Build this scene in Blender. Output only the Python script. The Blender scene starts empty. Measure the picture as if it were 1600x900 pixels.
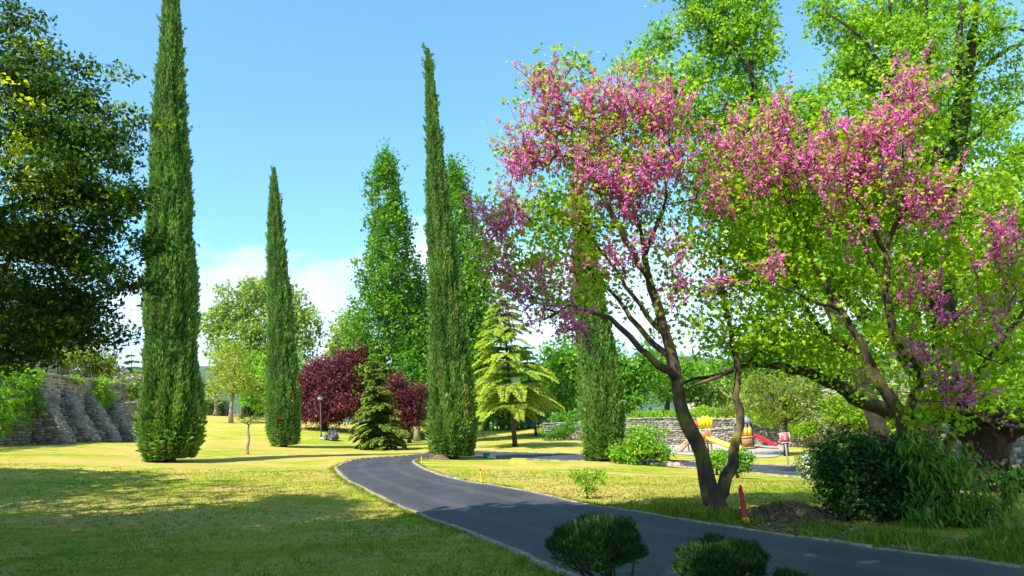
import bpy, math, random
import numpy as np
from mathutils import Matrix, Vector, Euler

R0 = np.random.default_rng(7)
random.seed(7)
SC = bpy.context.scene
COL = SC.collection

# ------------------------------------------------------------------ camera
FPX, PITCH, ROLL, EYE = 1155.0, 11.1, -4.5, 1.6
cd = bpy.data.cameras.new('camera'); cam = bpy.data.objects.new('camera', cd); COL.objects.link(cam)
cd.sensor_width = 36.0; cd.lens = 36.0 * FPX / 1600.0
cd.clip_start = 0.05; cd.clip_end = 20000
CM = Euler((math.radians(90 + PITCH), 0, 0)).to_matrix() @ Matrix.Rotation(math.radians(ROLL), 3, 'Z')
cam.matrix_world = Matrix.Translation((0, 0, EYE)) @ CM.to_4x4()
SC.camera = cam
CMn = np.array(CM)

# ------------------------------------------------------------------ sky, sun, exposure
SUN_EL = math.radians(54); SUN_AZ = math.atan2(-0.60, -0.80)      # compass angle from +Y towards +X
SUNV = np.array([math.sin(SUN_AZ) * math.cos(SUN_EL), math.cos(SUN_AZ) * math.cos(SUN_EL), math.sin(SUN_EL)])
W = bpy.data.worlds.new('World'); SC.world = W; W.use_nodes = True
nt = W.node_tree; nt.nodes.clear()
def nd(t, ty, **k):
    n = t.nodes.new(ty)
    for a, b in k.items(): setattr(n, a, b)
    return n
def lk(t, a, b): t.links.new(a, b)
out = nd(nt, 'ShaderNodeOutputWorld'); bg = nd(nt, 'ShaderNodeBackground'); sky = nd(nt, 'ShaderNodeTexSky')
sky.sky_type = 'NISHITA'; sky.sun_disc = False; sky.sun_elevation = SUN_EL; sky.sun_rotation = SUN_AZ
sky.air_density = 1.0; sky.dust_density = 0.6; sky.ozone_density = 1.6
bg.inputs[1].default_value = 0.125
tint = nd(nt, 'ShaderNodeMixRGB', blend_type='MULTIPLY'); tint.inputs[0].default_value = 1.0
tint.inputs[2].default_value = (0.78, 1.24, 1.30, 1)
lk(nt, sky.outputs[0], tint.inputs[1])
tc = nd(nt, 'ShaderNodeTexCoord'); sep = nd(nt, 'ShaderNodeSeparateXYZ'); lk(nt, tc.outputs['Generated'], sep.inputs[0])
mp = nd(nt, 'ShaderNodeMapping'); mp.inputs['Scale'].default_value = (2.6, 2.6, 5.2); mp.inputs['Location'].default_value = (3.72, 0.4, 0.35)
lk(nt, tc.outputs['Generated'], mp.inputs[0])
cn = nd(nt, 'ShaderNodeTexNoise'); cn.inputs['Scale'].default_value = 1.9; cn.inputs['Detail'].default_value = 8; cn.inputs['Roughness'].default_value = 0.52; cn.inputs['Distortion'].default_value = .3
lk(nt, mp.outputs[0], cn.inputs['Vector'])
cn2 = nd(nt, 'ShaderNodeTexNoise'); cn2.inputs['Scale'].default_value = 4.5; cn2.inputs['Detail'].default_value = 5; lk(nt, mp.outputs[0], cn2.inputs['Vector'])
def rampf(t, src, stops):
    r = nd(t, 'ShaderNodeValToRGB'); e = r.color_ramp.elements
    while len(e) < len(stops): e.new(0.5)
    for q, (p, c) in zip(e, stops):
        q.position = p; q.color = (c, c, c, 1) if isinstance(c, (int, float)) else (*c, 1)
    lk(t, src, r.inputs[0]); return r
zm = nd(nt, 'ShaderNodeMath', operation='MULTIPLY_ADD'); lk(nt, sep.outputs[2], zm.inputs[0]); zm.inputs[1].default_value = -3.6; zm.inputs[2].default_value = 3.6 * .240
za = nd(nt, 'ShaderNodeMath', operation='ADD'); lk(nt, zm.outputs[0], za.inputs[0]); lk(nt, cn.outputs[0], za.inputs[1])
cr = rampf(nt, za.outputs[0], [(0.43, 0.0), (0.57, 1.0)])
zr = rampf(nt, cn2.outputs[0], [(0.30, 0.45), (0.58, 1.0)])
cm_ = nd(nt, 'ShaderNodeMath', operation='MULTIPLY'); lk(nt, cr.outputs[0], cm_.inputs[0]); lk(nt, zr.outputs[0], cm_.inputs[1])
cm2 = nd(nt, 'ShaderNodeMath', operation='MULTIPLY'); lk(nt, cm_.outputs[0], cm2.inputs[0]); cm2.inputs[1].default_value = 0.78
cmix = nd(nt, 'ShaderNodeMixRGB'); lk(nt, cm2.outputs[0], cmix.inputs[0]); lk(nt, tint.outputs[0], cmix.inputs[1])
cmix.inputs[2].default_value = (4.9, 5.2, 6.2, 1)
lk(nt, cmix.outputs[0], bg.inputs[0]); lk(nt, bg.outputs[0], out.inputs[0])

sd = bpy.data.lights.new('sun', 'SUN'); sd.energy = 5.0; sd.angle = math.radians(0.5); sd.color = (1.0, 0.94, 0.84)
sun = bpy.data.objects.new('sun', sd); COL.objects.link(sun); sun.location = (-30, -30, 60)
sun.rotation_euler = Vector(tuple(-SUNV)).to_track_quat('-Z', 'Y').to_euler()
SC.view_settings.view_transform = 'Standard'; SC.view_settings.look = 'None'
SC.view_settings.exposure = 1.05; SC.view_settings.gamma = 1.0
SC.render.engine = 'CYCLES'
SC.cycles.max_bounces = 6; SC.cycles.transparent_max_bounces = 4; SC.cycles.diffuse_bounces = 3
SC.cycles.transmission_bounces = 3; SC.cycles.glossy_bounces = 2; SC.cycles.caustics_reflective = False; SC.cycles.caustics_refractive = False
SC.cycles.volume_bounces = 0

# ------------------------------------------------------------------ helpers: projection and terrain
def P(px, py, D):
    d = CMn @ np.array([(px - 800) / FPX, -(py - 450) / FPX, -1.0])
    return np.array([0, 0, EYE]) + d * (D / d[1])
def proj(p):
    q = CMn.T @ (np.asarray(p, float) - np.array([0, 0, EYE]))
    return 800 + FPX * q[0] / -q[2], 450 - FPX * q[1] / -q[2]
def pxm(D): return D / FPX          # metres per photo pixel at distance D

CTRL = [(800, 900, 7.6), (400, 900, 8.5), (0, 900, 9.5), (1120, 805, 12), (1165, 822, 11.3), (1600, 890, 7.2), (1400, 870, 8.2), (1000, 900, 7),
        (710, 718, 36), (265, 722, 30), (443, 698, 48), (942, 718, 35), (387, 710, 36), (502, 685, 58), (340, 650, 85), (130, 691, 42), (215, 683, 58),
        (10, 700, 33), (0, 730, 24), (0, 800, 15), (400, 780, 16), (400, 730, 28), (600, 800, 15), (530, 740, 24), (652, 722, 30), (760, 800, 14),
        (900, 760, 20), (1250, 800, 12.8), (1300, 755, 20), (1600, 770, 16), (1232, 727, 38), (880, 722, 36), (1050, 728, 36), (1180, 739, 33),
        (1265, 749, 29), (1255, 731, 36), (880, 711, 43), (740, 706, 45), (1040, 720, 42), (1100, 706, 55), (1190, 698, 58), (1000, 692, 65), (1250, 690, 62),
        (805, 697, 55), (595, 703, 52), (650, 688, 68), (530, 668, 72), (430, 655, 85), (900, 690, 62), (600, 716, 34), (1500, 725, 30), (1600, 735, 32), (1540, 760, 17),
        (1600, 712, 45), (750, 757, 19.5), (660, 711, 38), (320, 650, 100), (1100, 646, 84), (1100, 630, 115), (1180, 640, 100)]
pts = [P(*c) for c in CTRL] + [np.array(p, float) for p in
      [(0, 0, .1), (-10, 0, .7), (10, 0, -.3), (0, -12, 0), (-22, -10, 1.4), (18, -10, -.6), (-45, 30, 4.2), (-45, 60, 6), (60, 30, -1.5), (60, 70, -1),
       (-30, 15, 2.6), (30, 20, -1), (-70, 100, 9), (0, 110, 3), (60, 110, 0), (100, 40, -2), (-90, 0, 6), (0, -80, 0), (0, 90, 2.2), (60, 90, .6)]]
CP = np.array(pts)
def tpsU(r2): return 0.5 * r2 * np.log(np.maximum(r2, 1e-9))
n = len(CP)
K = tpsU(((CP[:, None, :2] - CP[None, :, :2]) ** 2).sum(-1)) + np.eye(n) * 1.2
A = np.zeros((n + 3, n + 3)); A[:n, :n] = K; A[:n, n] = 1; A[:n, n + 1:] = CP[:, :2]; A[n, :n] = 1; A[n + 1:, :n] = CP[:, :2].T
TW = np.linalg.solve(A, np.concatenate([CP[:, 2], np.zeros(3)]))
def vhash(ix, iy, iz):
    h = (ix * 374761393 + iy * 668265263 + iz * 1274126177) & 0xffffffff
    h = ((h ^ (h >> 13)) * 1274126177) & 0xffffffff
    return ((h ^ (h >> 16)) & 0xffff) / 65535.0
def vnoise(p):                                    # smooth value noise, p (N,3) -> (N,) in 0..1
    p = np.asarray(p, float); i = np.floor(p).astype(np.int64); f = p - i; f = f * f * (3 - 2 * f); r = 0
    for a in (0, 1):
        for b in (0, 1):
            for c in (0, 1):
                w = (f[:, 0] if a else 1 - f[:, 0]) * (f[:, 1] if b else 1 - f[:, 1]) * (f[:, 2] if c else 1 - f[:, 2])
                r = r + w * vhash(i[:, 0] + a, i[:, 1] + b, i[:, 2] + c)
    return r
def sstep(a, b, x): t = np.clip((x - a) / (b - a), 0, 1); return t * t * (3 - 2 * t)
def H(x, y):
    x = np.atleast_1d(np.asarray(x, float)); y = np.atleast_1d(np.asarray(y, float)); res = np.empty_like(x)
    for s in range(0, len(x), 20000):
        xs, ys = x[s:s + 20000], y[s:s + 20000]
        rr = np.hypot(xs, ys); k = np.minimum(1, 140 / np.maximum(rr, 1)); xc, yc = xs * k, ys * k
        d2 = (xc[:, None] - CP[None, :, 0]) ** 2 + (yc[:, None] - CP[None, :, 1]) ** 2
        z = tpsU(d2) @ TW[:n] + TW[n] + TW[n + 1] * xc + TW[n + 2] * yc
        q = np.stack([xs, ys, xs * 0], 1)
        z = z + (vnoise(q * .9) - .5) * .035 + (vnoise(q * .25 + 9) - .5) * .10 * sstep(8, 40, rr)
        w = 1 - sstep(95, 150, rr); z = z * w + (-2.0 + 3 * vnoise(q * .01)) * (1 - w)
        az = np.arctan2(xs, ys)
        amp = 205 - 150 * np.clip(az, -1.2, 1.2) + 70 * (vnoise(np.stack([np.sin(az) * 9, np.cos(az) * 9, xs * 0], 1)) - .5)
        hill = sstep(900, 2700, rr) * amp * (1 - .35 * sstep(3000, 4500, rr)) + sstep(900, 1800, rr) * 30 * vnoise(q * .004 + 3)
        res[s:s + 20000] = z + hill
    return res
def h1(x, y): return float(H([x], [y])[0])
def gnd(px, D, dy=0.0):
    """the ground point at distance D that shows at photo column px"""
    x = P(px, 680, D)[0]
    for _ in range(6):
        z = h1(x, D); u, v = proj((x, D, z)); x += (px - u) * pxm(D)
    return np.array([x, D, h1(x, D) + dy])
def hit(px, py, dmin=2.0, dmax=140.0):
    """first ground point on the ray through a photo pixel"""
    d = CMn @ np.array([(px - 800) / FPX, -(py - 450) / FPX, -1.0]); Y = np.geomspace(dmin, dmax, 900)
    q = np.array([0, 0, EYE]) + d[None] * (Y / d[1])[:, None]; g = q[:, 2] - H(q[:, 0], q[:, 1])
    k = int(np.argmax(g < 0)) if (g < 0).any() else 899
    if k == 0: return q[0]
    t = g[k - 1] / (g[k - 1] - g[k] + 1e-9); p = q[k - 1] + (q[k] - q[k - 1]) * t
    p[2] = h1(p[0], p[1]); return p

# ------------------------------------------------------------------ helpers: meshes
def mesh(name, V, F, mat, parent=None, loc=None, tint=None, smooth=False, kind=None, label=None):
    """F is an (M,k) array or a list of such arrays; V are world coordinates, made local to loc / the parent"""
    V = np.asarray(V, np.float32).reshape(-1, 3)
    Fs = [np.asarray(f, np.int32) for f in (F if isinstance(F, list) else [F]) if len(f)]
    o_ = np.zeros(3)
    if parent is not None: o_ = np.array(parent.location)
    elif loc is not None: o_ = np.array(loc, float)
    me = bpy.data.meshes.new(name); me.vertices.add(len(V)); me.vertices.foreach_set('co', (V - o_.astype(np.float32)).ravel())
    idx = np.concatenate([f.ravel() for f in Fs]); cnt = np.concatenate([np.full(len(f), f.shape[1]) for f in Fs])
    me.loops.add(len(idx)); me.loops.foreach_set('vertex_index', idx)
    me.polygons.add(len(cnt)); st = np.concatenate([[0], np.cumsum(cnt)[:-1]]).astype(np.int32)
    me.polygons.foreach_set('loop_start', st)
    if smooth: me.polygons.foreach_set('use_smooth', np.ones(len(cnt), bool))
    if tint is not None:
        a = me.attributes.new('tint', 'FLOAT', 'POINT'); a.data.foreach_set('value', np.asarray(tint, np.float32))
    me.update(calc_edges=True)
    if mat: me.materials.append(mat)
    o = bpy.data.objects.new(name, me); COL.objects.link(o)
    if parent is not None: o.parent = parent
    elif loc is not None: o.location = tuple(loc)
    if kind: o['kind'] = kind
    if label: o['label'] = label
    return o
def tag(o, label, cat, group=None):
    o['label'] = label; o['category'] = cat
    if group: o['group'] = group
    return o
def thing(name, loc, label, cat, group=None, rz=0):
    o = bpy.data.objects.new(name, None); COL.objects.link(o); o.location = tuple(loc); o.rotation_euler = (0, 0, rz)
    o.empty_display_size = .3
    return tag(o, label, cat, group)
class MB:
    """collects shapes; local coordinates when a parent is given at build"""
    def __init__(s): s.V = []; s.F = {3: [], 4: []}; s.n = 0
    def add(s, V, F):
        V = np.asarray(V, float).reshape(-1, 3); s.V.append(V)
        for f in (F if isinstance(F, list) else [F]):
            f = np.asarray(f)
            if len(f): s.F[f.shape[1]].append(f + s.n)
        s.n += len(V); return s
    def box(s, c, d, R=None, taper=1.0):
        x, y, z = np.array(d) / 2.0; t = taper
        V = np.array([[-x, -y, -z], [x, -y, -z], [x, y, -z], [-x, y, -z], [-x * t, -y * t, z], [x * t, -y * t, z], [x * t, y * t, z], [-x * t, y * t, z]])
        if R is not None: V = V @ np.array(R).T
        return s.add(V + np.array(c), np.array([[0, 3, 2, 1], [4, 5, 6, 7], [0, 1, 5, 4], [1, 2, 6, 5], [2, 3, 7, 6], [3, 0, 4, 7]]))
    def tube(s, pts, rad, k=8, cap=True, lump=0):
        V, F = tube(pts, rad, k, cap, lump); return s.add(V, F)
    def build(s, name, mat, parent=None, local=True, smooth=False, **kw):
        if not s.V: return None
        V = np.concatenate(s.V)
        if parent is not None and local: V = V + np.array(parent.location)
        return mesh(name, V, [np.concatenate(f) for f in s.F.values() if f], mat, parent, smooth=smooth, **kw)
def rotz(a): return np.array([[math.cos(a), -math.sin(a), 0], [math.sin(a), math.cos(a), 0], [0, 0, 1]])
def rotx(a): return np.array([[1, 0, 0], [0, math.cos(a), -math.sin(a)], [0, math.sin(a), math.cos(a)]])
def roty(a): return np.array([[math.cos(a), 0, math.sin(a)], [0, 1, 0], [-math.sin(a), 0, math.cos(a)]])
def tube(pts, rad, k=8, cap=True, lump=0.0, rng=R0):
    p = np.asarray(pts, float); r = np.broadcast_to(np.asarray(rad, float), (len(p),))
    t = np.gradient(p, axis=0); t /= np.maximum(np.linalg.norm(t, axis=1, keepdims=True), 1e-9)
    ref = np.array([0.31, 0.92, 0.23]) if abs(t[0][1]) < .8 else np.array([1.0, .1, .1])
    u = np.cross(t, ref); u /= np.maximum(np.linalg.norm(u, axis=1, keepdims=True), 1e-9); v = np.cross(t, u)
    a = np.arange(k) * 2 * math.pi / k
    if lump:
        ss = np.concatenate([[0], np.cumsum(np.linalg.norm(np.diff(p, axis=0), axis=1))])[:, None] + p[0, 0]
        def ln_(f, g, o): return (vnoise(np.stack([(np.cos(a) * f + o + ss * 0).ravel(), (np.sin(a) * f + ss * 0).ravel(), (ss * g + a * 0).ravel()], 1)).reshape(len(p), k) - .5)
        rr = r[:, None] * (1 + lump * (1.5 * ln_(1.3, 1.1, 0) + 1.2 * ln_(3.2, 2.0, 7)))
    else: rr = np.repeat(r[:, None], k, 1)
    V = (p[:, None] + rr[..., None] * (np.cos(a)[None, :, None] * u[:, None] + np.sin(a)[None, :, None] * v[:, None])).reshape(-1, 3)
    i = np.arange(len(p) - 1)[:, None] * k; j = np.arange(k)[None]; j2 = (j + 1) % k
    F = np.stack([i + j, i + j2, i + k + j2, i + k + j], -1).reshape(-1, 4); Fs = [F]
    if cap:
        V = np.vstack([V, p[-1] + t[-1] * r[-1] * .4, p[0]]); b = (len(p) - 1) * k
        Fs.append(np.array([[b + q, b + (q + 1) % k, len(V) - 2] for q in range(k)] + [[(q + 1) % k, q, len(V) - 1] for q in range(k)]))
    return V, Fs
def unit(v): return v / np.maximum(np.linalg.norm(v, axis=-1, keepdims=True), 1e-9)
def rnd(n_, rng=R0): return unit(rng.normal(size=(n_, 3)))
def leafset(C, S, asp=.6, dirs=None, dj=1.0, nb=(0, 0, .6), nj=1.0, fold=.15, rng=R0):
    """rhombic folded leaves from points C, lengths S"""
    N = len(C); S = np.broadcast_to(np.asarray(S, float), (N,))[:, None]
    d = rnd(N, rng) if dirs is None else unit(np.asarray(dirs) + rnd(N, rng) * dj)
    nn = unit(rnd(N, rng) * nj + np.array(nb)); w = unit(np.cross(nn, d)); nn = np.cross(d, w)
    m = C + d * S * .45 + nn * S * fold
    V = np.stack([C, m + w * S * asp * .5, C + d * S, m - w * S * asp * .5], 1).reshape(-1, 3)
    return V, np.arange(4 * N).reshape(-1, 4)

# ------------------------------------------------------------------ materials
def mat(name):
    m = bpy.data.materials.new(name); m.use_nodes = True; t = m.node_tree; t.nodes.clear()
    o = nd(t, 'ShaderNodeOutputMaterial'); b = nd(t, 'ShaderNodeBsdfPrincipled'); lk(t, b.outputs[0], o.inputs[0]); return m, t, b, o
def noise(t, scale, detail=4, rough=.55, coord='Object', sc=None, dist=0):
    c = nd(t, 'ShaderNodeTexCoord'); n_ = nd(t, 'ShaderNodeTexNoise'); src = c.outputs[coord]
    if sc:
        mm = nd(t, 'ShaderNodeMapping'); mm.inputs['Scale'].default_value = sc; lk(t, src, mm.inputs[0]); src = mm.outputs[0]
    lk(t, src, n_.inputs['Vector']); n_.inputs['Scale'].default_value = scale; n_.inputs['Detail'].default_value = detail
    n_.inputs['Roughness'].default_value = rough; n_.inputs['Distortion'].default_value = dist; return n_.outputs[0]
def bump(t, b, src, s=.3, d=.02):
    u = nd(t, 'ShaderNodeBump'); u.inputs['Strength'].default_value = s; u.inputs['Distance'].default_value = d
    lk(t, src, u.inputs['Height']); lk(t, u.outputs[0], b.inputs['Normal']); return u
def mixc(t, f, a, b_, mode='MIX'):
    m = nd(t, 'ShaderNodeMixRGB', blend_type=mode)
    for s, v in zip(m.inputs, (f, a, b_)):
        if hasattr(v, 'is_linked') or isinstance(v, bpy.types.NodeSocket): lk(t, v, s)
        else: s.default_value = v if isinstance(v, (int, float)) else (*v, 1)
    return m.outputs[0]
def simple(name, c, rough=.6, metal=0, var=.12, sc=8, bs=.1):
    m, t, b, _ = mat(name); nz = noise(t, sc)
    lk(t, rampf(t, nz, [(.3, tuple(x * (1 - var) for x in c)), (.7, tuple(min(1, x * (1 + var)) for x in c))]).outputs[0], b.inputs['Base Color'])
    b.inputs['Roughness'].default_value = rough; b.inputs['Metallic'].default_value = metal
    if bs: bump(t, b, noise(t, sc * 5), bs, .01)
    return m
def leafmat(name, stops, tr=.38, rough=.5, spec=.25, trc=1.25, tcol=(1.15, 1.2, .6)):
    m, t, b, o = mat(name); a = nd(t, 'ShaderNodeAttribute'); a.attribute_name = 'tint'
    r = rampf(t, a.outputs['Fac'], stops); lk(t, r.outputs[0], b.inputs['Base Color'])
    b.inputs['Roughness'].default_value = rough; b.inputs['Specular IOR Level'].default_value = spec
    if tr > 0:
        tb = nd(t, 'ShaderNodeBsdfTranslucent'); ms = nd(t, 'ShaderNodeMixShader'); ms.inputs[0].default_value = tr
        lk(t, mixc(t, 1.0, r.outputs[0], tuple(q * trc for q in tcol), 'MULTIPLY'), tb.inputs[0])
        lk(t, b.outputs[0], ms.inputs[1]); lk(t, tb.outputs[0], ms.inputs[2]); lk(t, ms.outputs[0], o.inputs[0])
    return m
def barkmat(name, c1, c2, c3=None, sc=6, moss=None):
    m, t, b, _ = mat(name); nz = noise(t, sc, 6, .65, sc=(1, 1, .35)); col = rampf(t, nz, [(.3, c1), (.6, c2), (.8, c3 or c2)]).outputs[0]
    if moss:
        col = mixc(t, rampf(t, noise(t, 2.2, 4), [(.5, 0.), (.62, 1.)]).outputs[0], col, moss)
    lk(t, col, b.inputs['Base Color']); b.inputs['Roughness'].default_value = .9; bump(t, b, noise(t, sc * 4, 6, .7, sc=(1, 1, .3)), .8, .03); return m

M = {}
M['redbud'] = leafmat('redbud_leaf', [(0, (.09, .22, .008)), (.5, (.24, .42, .010)), (.85, (.44, .58, .015)), (1, (.54, .50, .04))], .5)
M['pink'] = leafmat('redbud_blossom', [(0, (.74, .07, .42)), (.5, (.90, .22, .62)), (1, (.97, .50, .84))], .5, trc=1.05, tcol=(1.05, .9, 1.0))
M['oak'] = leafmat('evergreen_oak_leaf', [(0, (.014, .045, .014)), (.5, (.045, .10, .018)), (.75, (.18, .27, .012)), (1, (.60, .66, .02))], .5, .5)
M['lime'] = leafmat('fresh_lime_leaf', [(0, (.06, .18, .010)), (.5, (.19, .38, .016)), (1, (.42, .58, .03))], .46)
M['poplar'] = leafmat('poplar_leaf', [(0, (.035, .12, .008)), (.5, (.10, .25, .012)), (1, (.22, .42, .025))], .38)
M['wood1'] = leafmat('bright_woodland_leaf', [(0, (.04, .14, .012)), (.5, (.12, .30, .018)), (1, (.25, .45, .03))], .35)
M['wood2'] = leafmat('pale_woodland_leaf', [(0, (.09, .17, .035)), (.5, (.20, .32, .05)), (1, (.34, .44, .10))], .3)
M['darkg'] = leafmat('dark_shrub_leaf', [(0, (.02, .055, .012)), (.6, (.06, .135, .025)), (1, (.20, .28, .05))], .2, .4)
M['plum'] = leafmat('purple_plum_leaf', [(0, (.06, .010, .024)), (.5, (.16, .032, .050)), (1, (.30, .085, .09))], .3, trc=.8)
M['cyp'] = leafmat('cypress_foliage', [(0, (.034, .08, .016)), (.4, (.10, .21, .038)), (.9, (.20, .35, .07)), (1, (.34, .21, .07))], .3, .7)
M['spruce'] = leafmat('spruce_needles', [(0, (.025, .07, .012)), (.5, (.08, .18, .022)), (1, (.24, .33, .04))], .15, .7)
M['cedar'] = leafmat('cedar_needles', [(0, (.08, .17, .025)), (.5, (.22, .35, .04)), (1, (.46, .55, .07))], .3, .7)
M['bluec'] = leafmat('blue_cedar_needles', [(0, (.04, .09, .06)), (.5, (.10, .18, .12)), (1, (.2, .3, .2))], .2, .7)
M['spring'] = leafmat('young_spring_leaf', [(0, (.12, .18, .02)), (.5, (.26, .34, .03)), (.85, (.42, .44, .07)), (1, (.40, .24, .12))], .4)
M['topi'] = leafmat('juniper_foliage', [(0, (.008, .022, .006)), (.5, (.016, .05, .009)), (1, (.04, .11, .018))], .15, .7)
M['droop'] = leafmat('drooping_leaf', [(0, (.03, .09, .012)), (.5, (.09, .20, .022)), (1, (.24, .38, .035))], .42, .45)
M['white'] = leafmat('white_petal', [(0, (.65, .68, .66)), (1, (.85, .86, .84))], .2, trc=.8)
M['lilac'] = leafmat('lilac_petal', [(0, (.5, .3, .5)), (1, (.75, .55, .7))], .2, trc=.8)
M['orange'] = leafmat('orange_petal', [(0, (.75, .3, .01)), (1, (.85, .5, .02))], .2, trc=.8)
M['grassb'] = leafmat('grass_blade', [(0, (.05, .12, .006)), (.4, (.13, .22, .009)), (.7, (.29, .29, .02)), (1, (.48, .36, .08))], .3, .6)
M['litter'] = leafmat('dry_leaf', [(0, (.10, .06, .03)), (.6, (.22, .14, .07)), (1, (.42, .32, .2))], .1, .8)
M['bark_red'] = barkmat('redbud_bark', (.026, .017, .011), (.085, .058, .034), (.20, .145, .075), 7, moss=(.20, .155, .03))
M['bark_dark'] = barkmat('dark_bark', (.010, .007, .0045), (.030, .020, .012), (.07, .052, .032), 6, moss=(.05, .045, .018))
M['bark_burl'] = barkmat('reddish_burl_bark', (.009, .005, .003), (.045, .019, .009), (.22, .08, .022), 9)
M['bark_grey'] = barkmat('grey_bark', (.03, .026, .022), (.09, .08, .065), (.19, .17, .13), 5)
M['bark_pale'] = barkmat('pale_bark', (.16, .13, .09), (.32, .26, .18), (.45, .38, .28), 5)

# lawn ground
m, t, b, _ = mat('lawn_ground')
n1 = noise(t, .35, 5, .6, sc=(.7, 1.25, 1), dist=.6); n2 = noise(t, 3.0, 5, .65, sc=(.8, 1.2, 1)); n3 = noise(t, 40, 3, .6); n4 = noise(t, .08, 3, .5)
mm = nd(t, 'ShaderNodeMath', operation='MULTIPLY_ADD'); lk(t, n2, mm.inputs[0]); mm.inputs[1].default_value = .70; lk(t, n1, mm.inputs[2])
m3 = nd(t, 'ShaderNodeMath', operation='MULTIPLY_ADD'); lk(t, n4, m3.inputs[0]); m3.inputs[1].default_value = .35; lk(t, mm.outputs[0], m3.inputs[2])
m4 = nd(t, 'ShaderNodeMath', operation='MULTIPLY'); lk(t, m3.outputs[0], m4.inputs[0]); m4.inputs[1].default_value = .87
c = rampf(t, m4.outputs[0], [(.55, (.08, .19, .008)), (.72, (.17, .28, .012)), (.83, (.30, .33, .025)), (.96, (.48, .36, .10))]).outputs[0]
c = mixc(t, .55, c, rampf(t, n3, [(.3, (.45, .45, .45)), (.72, (1.35, 1.35, 1.35))]).outputs[0], 'MULTIPLY')
lk(t, c, b.inputs['Base Color']); b.inputs['Roughness'].default_value = .95; b.inputs['Specular IOR Level'].default_value = .1
bump(t, b, noise(t, 26, 5, .75), .9, .05); M['lawn'] = m
m, t, b, _ = mat('wooded_hillside')
c = rampf(t, noise(t, .012, 6, .7), [(.35, (.03, .075, .03)), (.6, (.055, .12, .04)), (.75, (.12, .17, .06))]).outputs[0]
lk(t, c, b.inputs['Base Color']); b.inputs['Roughness'].default_value = 1; bump(t, b, noise(t, .05, 6, .8), 1, 12); M['hill'] = m
# asphalt
m, t, b, _ = mat('asphalt')
g1 = noise(t, 70, 3, .7); g2 = noise(t, .8, 5, .65, sc=(1, .6, 1)); g3 = noise(t, 6, 6, .8, dist=.4); g5 = noise(t, 22, 4, .8)
c = rampf(t, g1, [(.36, (.010, .011, .014)), (.64, (.046, .048, .060))]).outputs[0]
c = mixc(t, .75, c, rampf(t, g2, [(.35, (.62, .62, .66)), (.65, (1.6, 1.55, 1.48))]).outputs[0], 'MULTIPLY')
at = nd(t, 'ShaderNodeAttribute'); at.attribute_name = 'tint'
wob = nd(t, 'ShaderNodeMath', operation='MULTIPLY_ADD'); lk(t, g2, wob.inputs[0]); wob.inputs[1].default_value = .10; ws_ = nd(t, 'ShaderNodeMath', operation='ADD'); lk(t, at.outputs['Fac'], wob.inputs[2]); lk(t, wob.outputs[0], ws_.inputs[0]); ws_.inputs[1].default_value = -.05
trk = rampf(t, ws_.outputs[0], [(0, .75), (.05, .15), (.20, 0.), (.28, .38), (.36, .0), (.62, .0), (.70, .38), (.78, 0.), (.94, .12), (1, .75)]).outputs[0]
tm_ = nd(t, 'ShaderNodeMath', operation='MULTIPLY'); lk(t, trk, tm_.inputs[0]); lk(t, rampf(t, g3, [(.35, .2), (.65, 1.)]).outputs[0], tm_.inputs[1])
c = mixc(t, tm_.outputs[0], c, (.11, .10, .09))
c = mixc(t, rampf(t, g5, [(.66, 0.), (.72, .55)]).outputs[0], c, (.16, .15, .135))
lk(t, c, b.inputs['Base Color']); b.inputs['Roughness'].default_value = .8; bump(t, b, g1, .9, .008); M['asphalt'] = m
M['kerb'] = simple('pale_concrete_kerb', (.27, .22, .15), .95, var=.5, sc=5, bs=.4)
M['soil'] = simple('dry_soil', (.12, .075, .04), 1, var=.4, sc=9, bs=.8)
M['gravel'] = simple('pale_gravel', (.33, .29, .25), 1, var=.2, sc=14, bs=.6)
M['meadow'] = simple('bright_meadow', (.16, .30, .03), 1, var=.3, sc=.7, bs=.6)
m, t, b, _ = mat('rubble_stone')
a = nd(t, 'ShaderNodeAttribute'); a.attribute_name = 'tint'
c = rampf(t, a.outputs['Fac'], [(0, (.13, .115, .10)), (.5, (.28, .25, .21)), (1, (.46, .40, .34))]).outputs[0]
c = mixc(t, .7, c, rampf(t, noise(t, 5, 5, .7), [(.3, (.6, .6, .6)), (.7, (1.2, 1.2, 1.2))]).outputs[0], 'MULTIPLY')
lk(t, c, b.inputs['Base Color']); b.inputs['Roughness'].default_value = .95; bump(t, b, noise(t, 18, 5, .7), .7, .03); M['stone'] = m
M['mortar'] = simple('lime_mortar', (.20, .17, .14), 1, var=.25, sc=3, bs=.5)
M['redp'] = simple('red_paint', (.55, .012, .02), .45, var=.2, bs=.05)
M['yelp'] = simple('yellow_paint', (.80, .48, .01), .45, var=.15, bs=.05)
M['redpl'] = simple('red_plastic', (.75, .012, .02), .3, var=.05, bs=0)
M['yelpl'] = simple('yellow_plastic', (.85, .66, .01), .3, var=.05, bs=0)
M['orapl'] = simple('orange_panel', (.80, .16, .05), .45, var=.08, bs=0)
M['ochre'] = simple('ochre_panel', (.75, .40, .02), .5, var=.1, bs=0)
M['brown'] = simple('brown_wood', (.28, .13, .06), .7, var=.3)
M['lightw'] = simple('light_wood', (.55, .38, .22), .7, var=.2)
M['greyr'] = simple('grey_roof_sheet', (.30, .34, .36), .5, var=.1)
M['darkm'] = simple('dark_green_metal', (.02, .03, .03), .45, .3, var=.1)
M['galv'] = simple('galvanised_steel', (.55, .57, .60), .4, .6, var=.1)
M['lampg'] = simple('milky_lamp_glass', (.34, .40, .43), .25, var=.03, bs=0)
M['signred'] = simple('pinkish_red_sign', (.78, .10, .13), .45, var=.05, bs=0)
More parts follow.
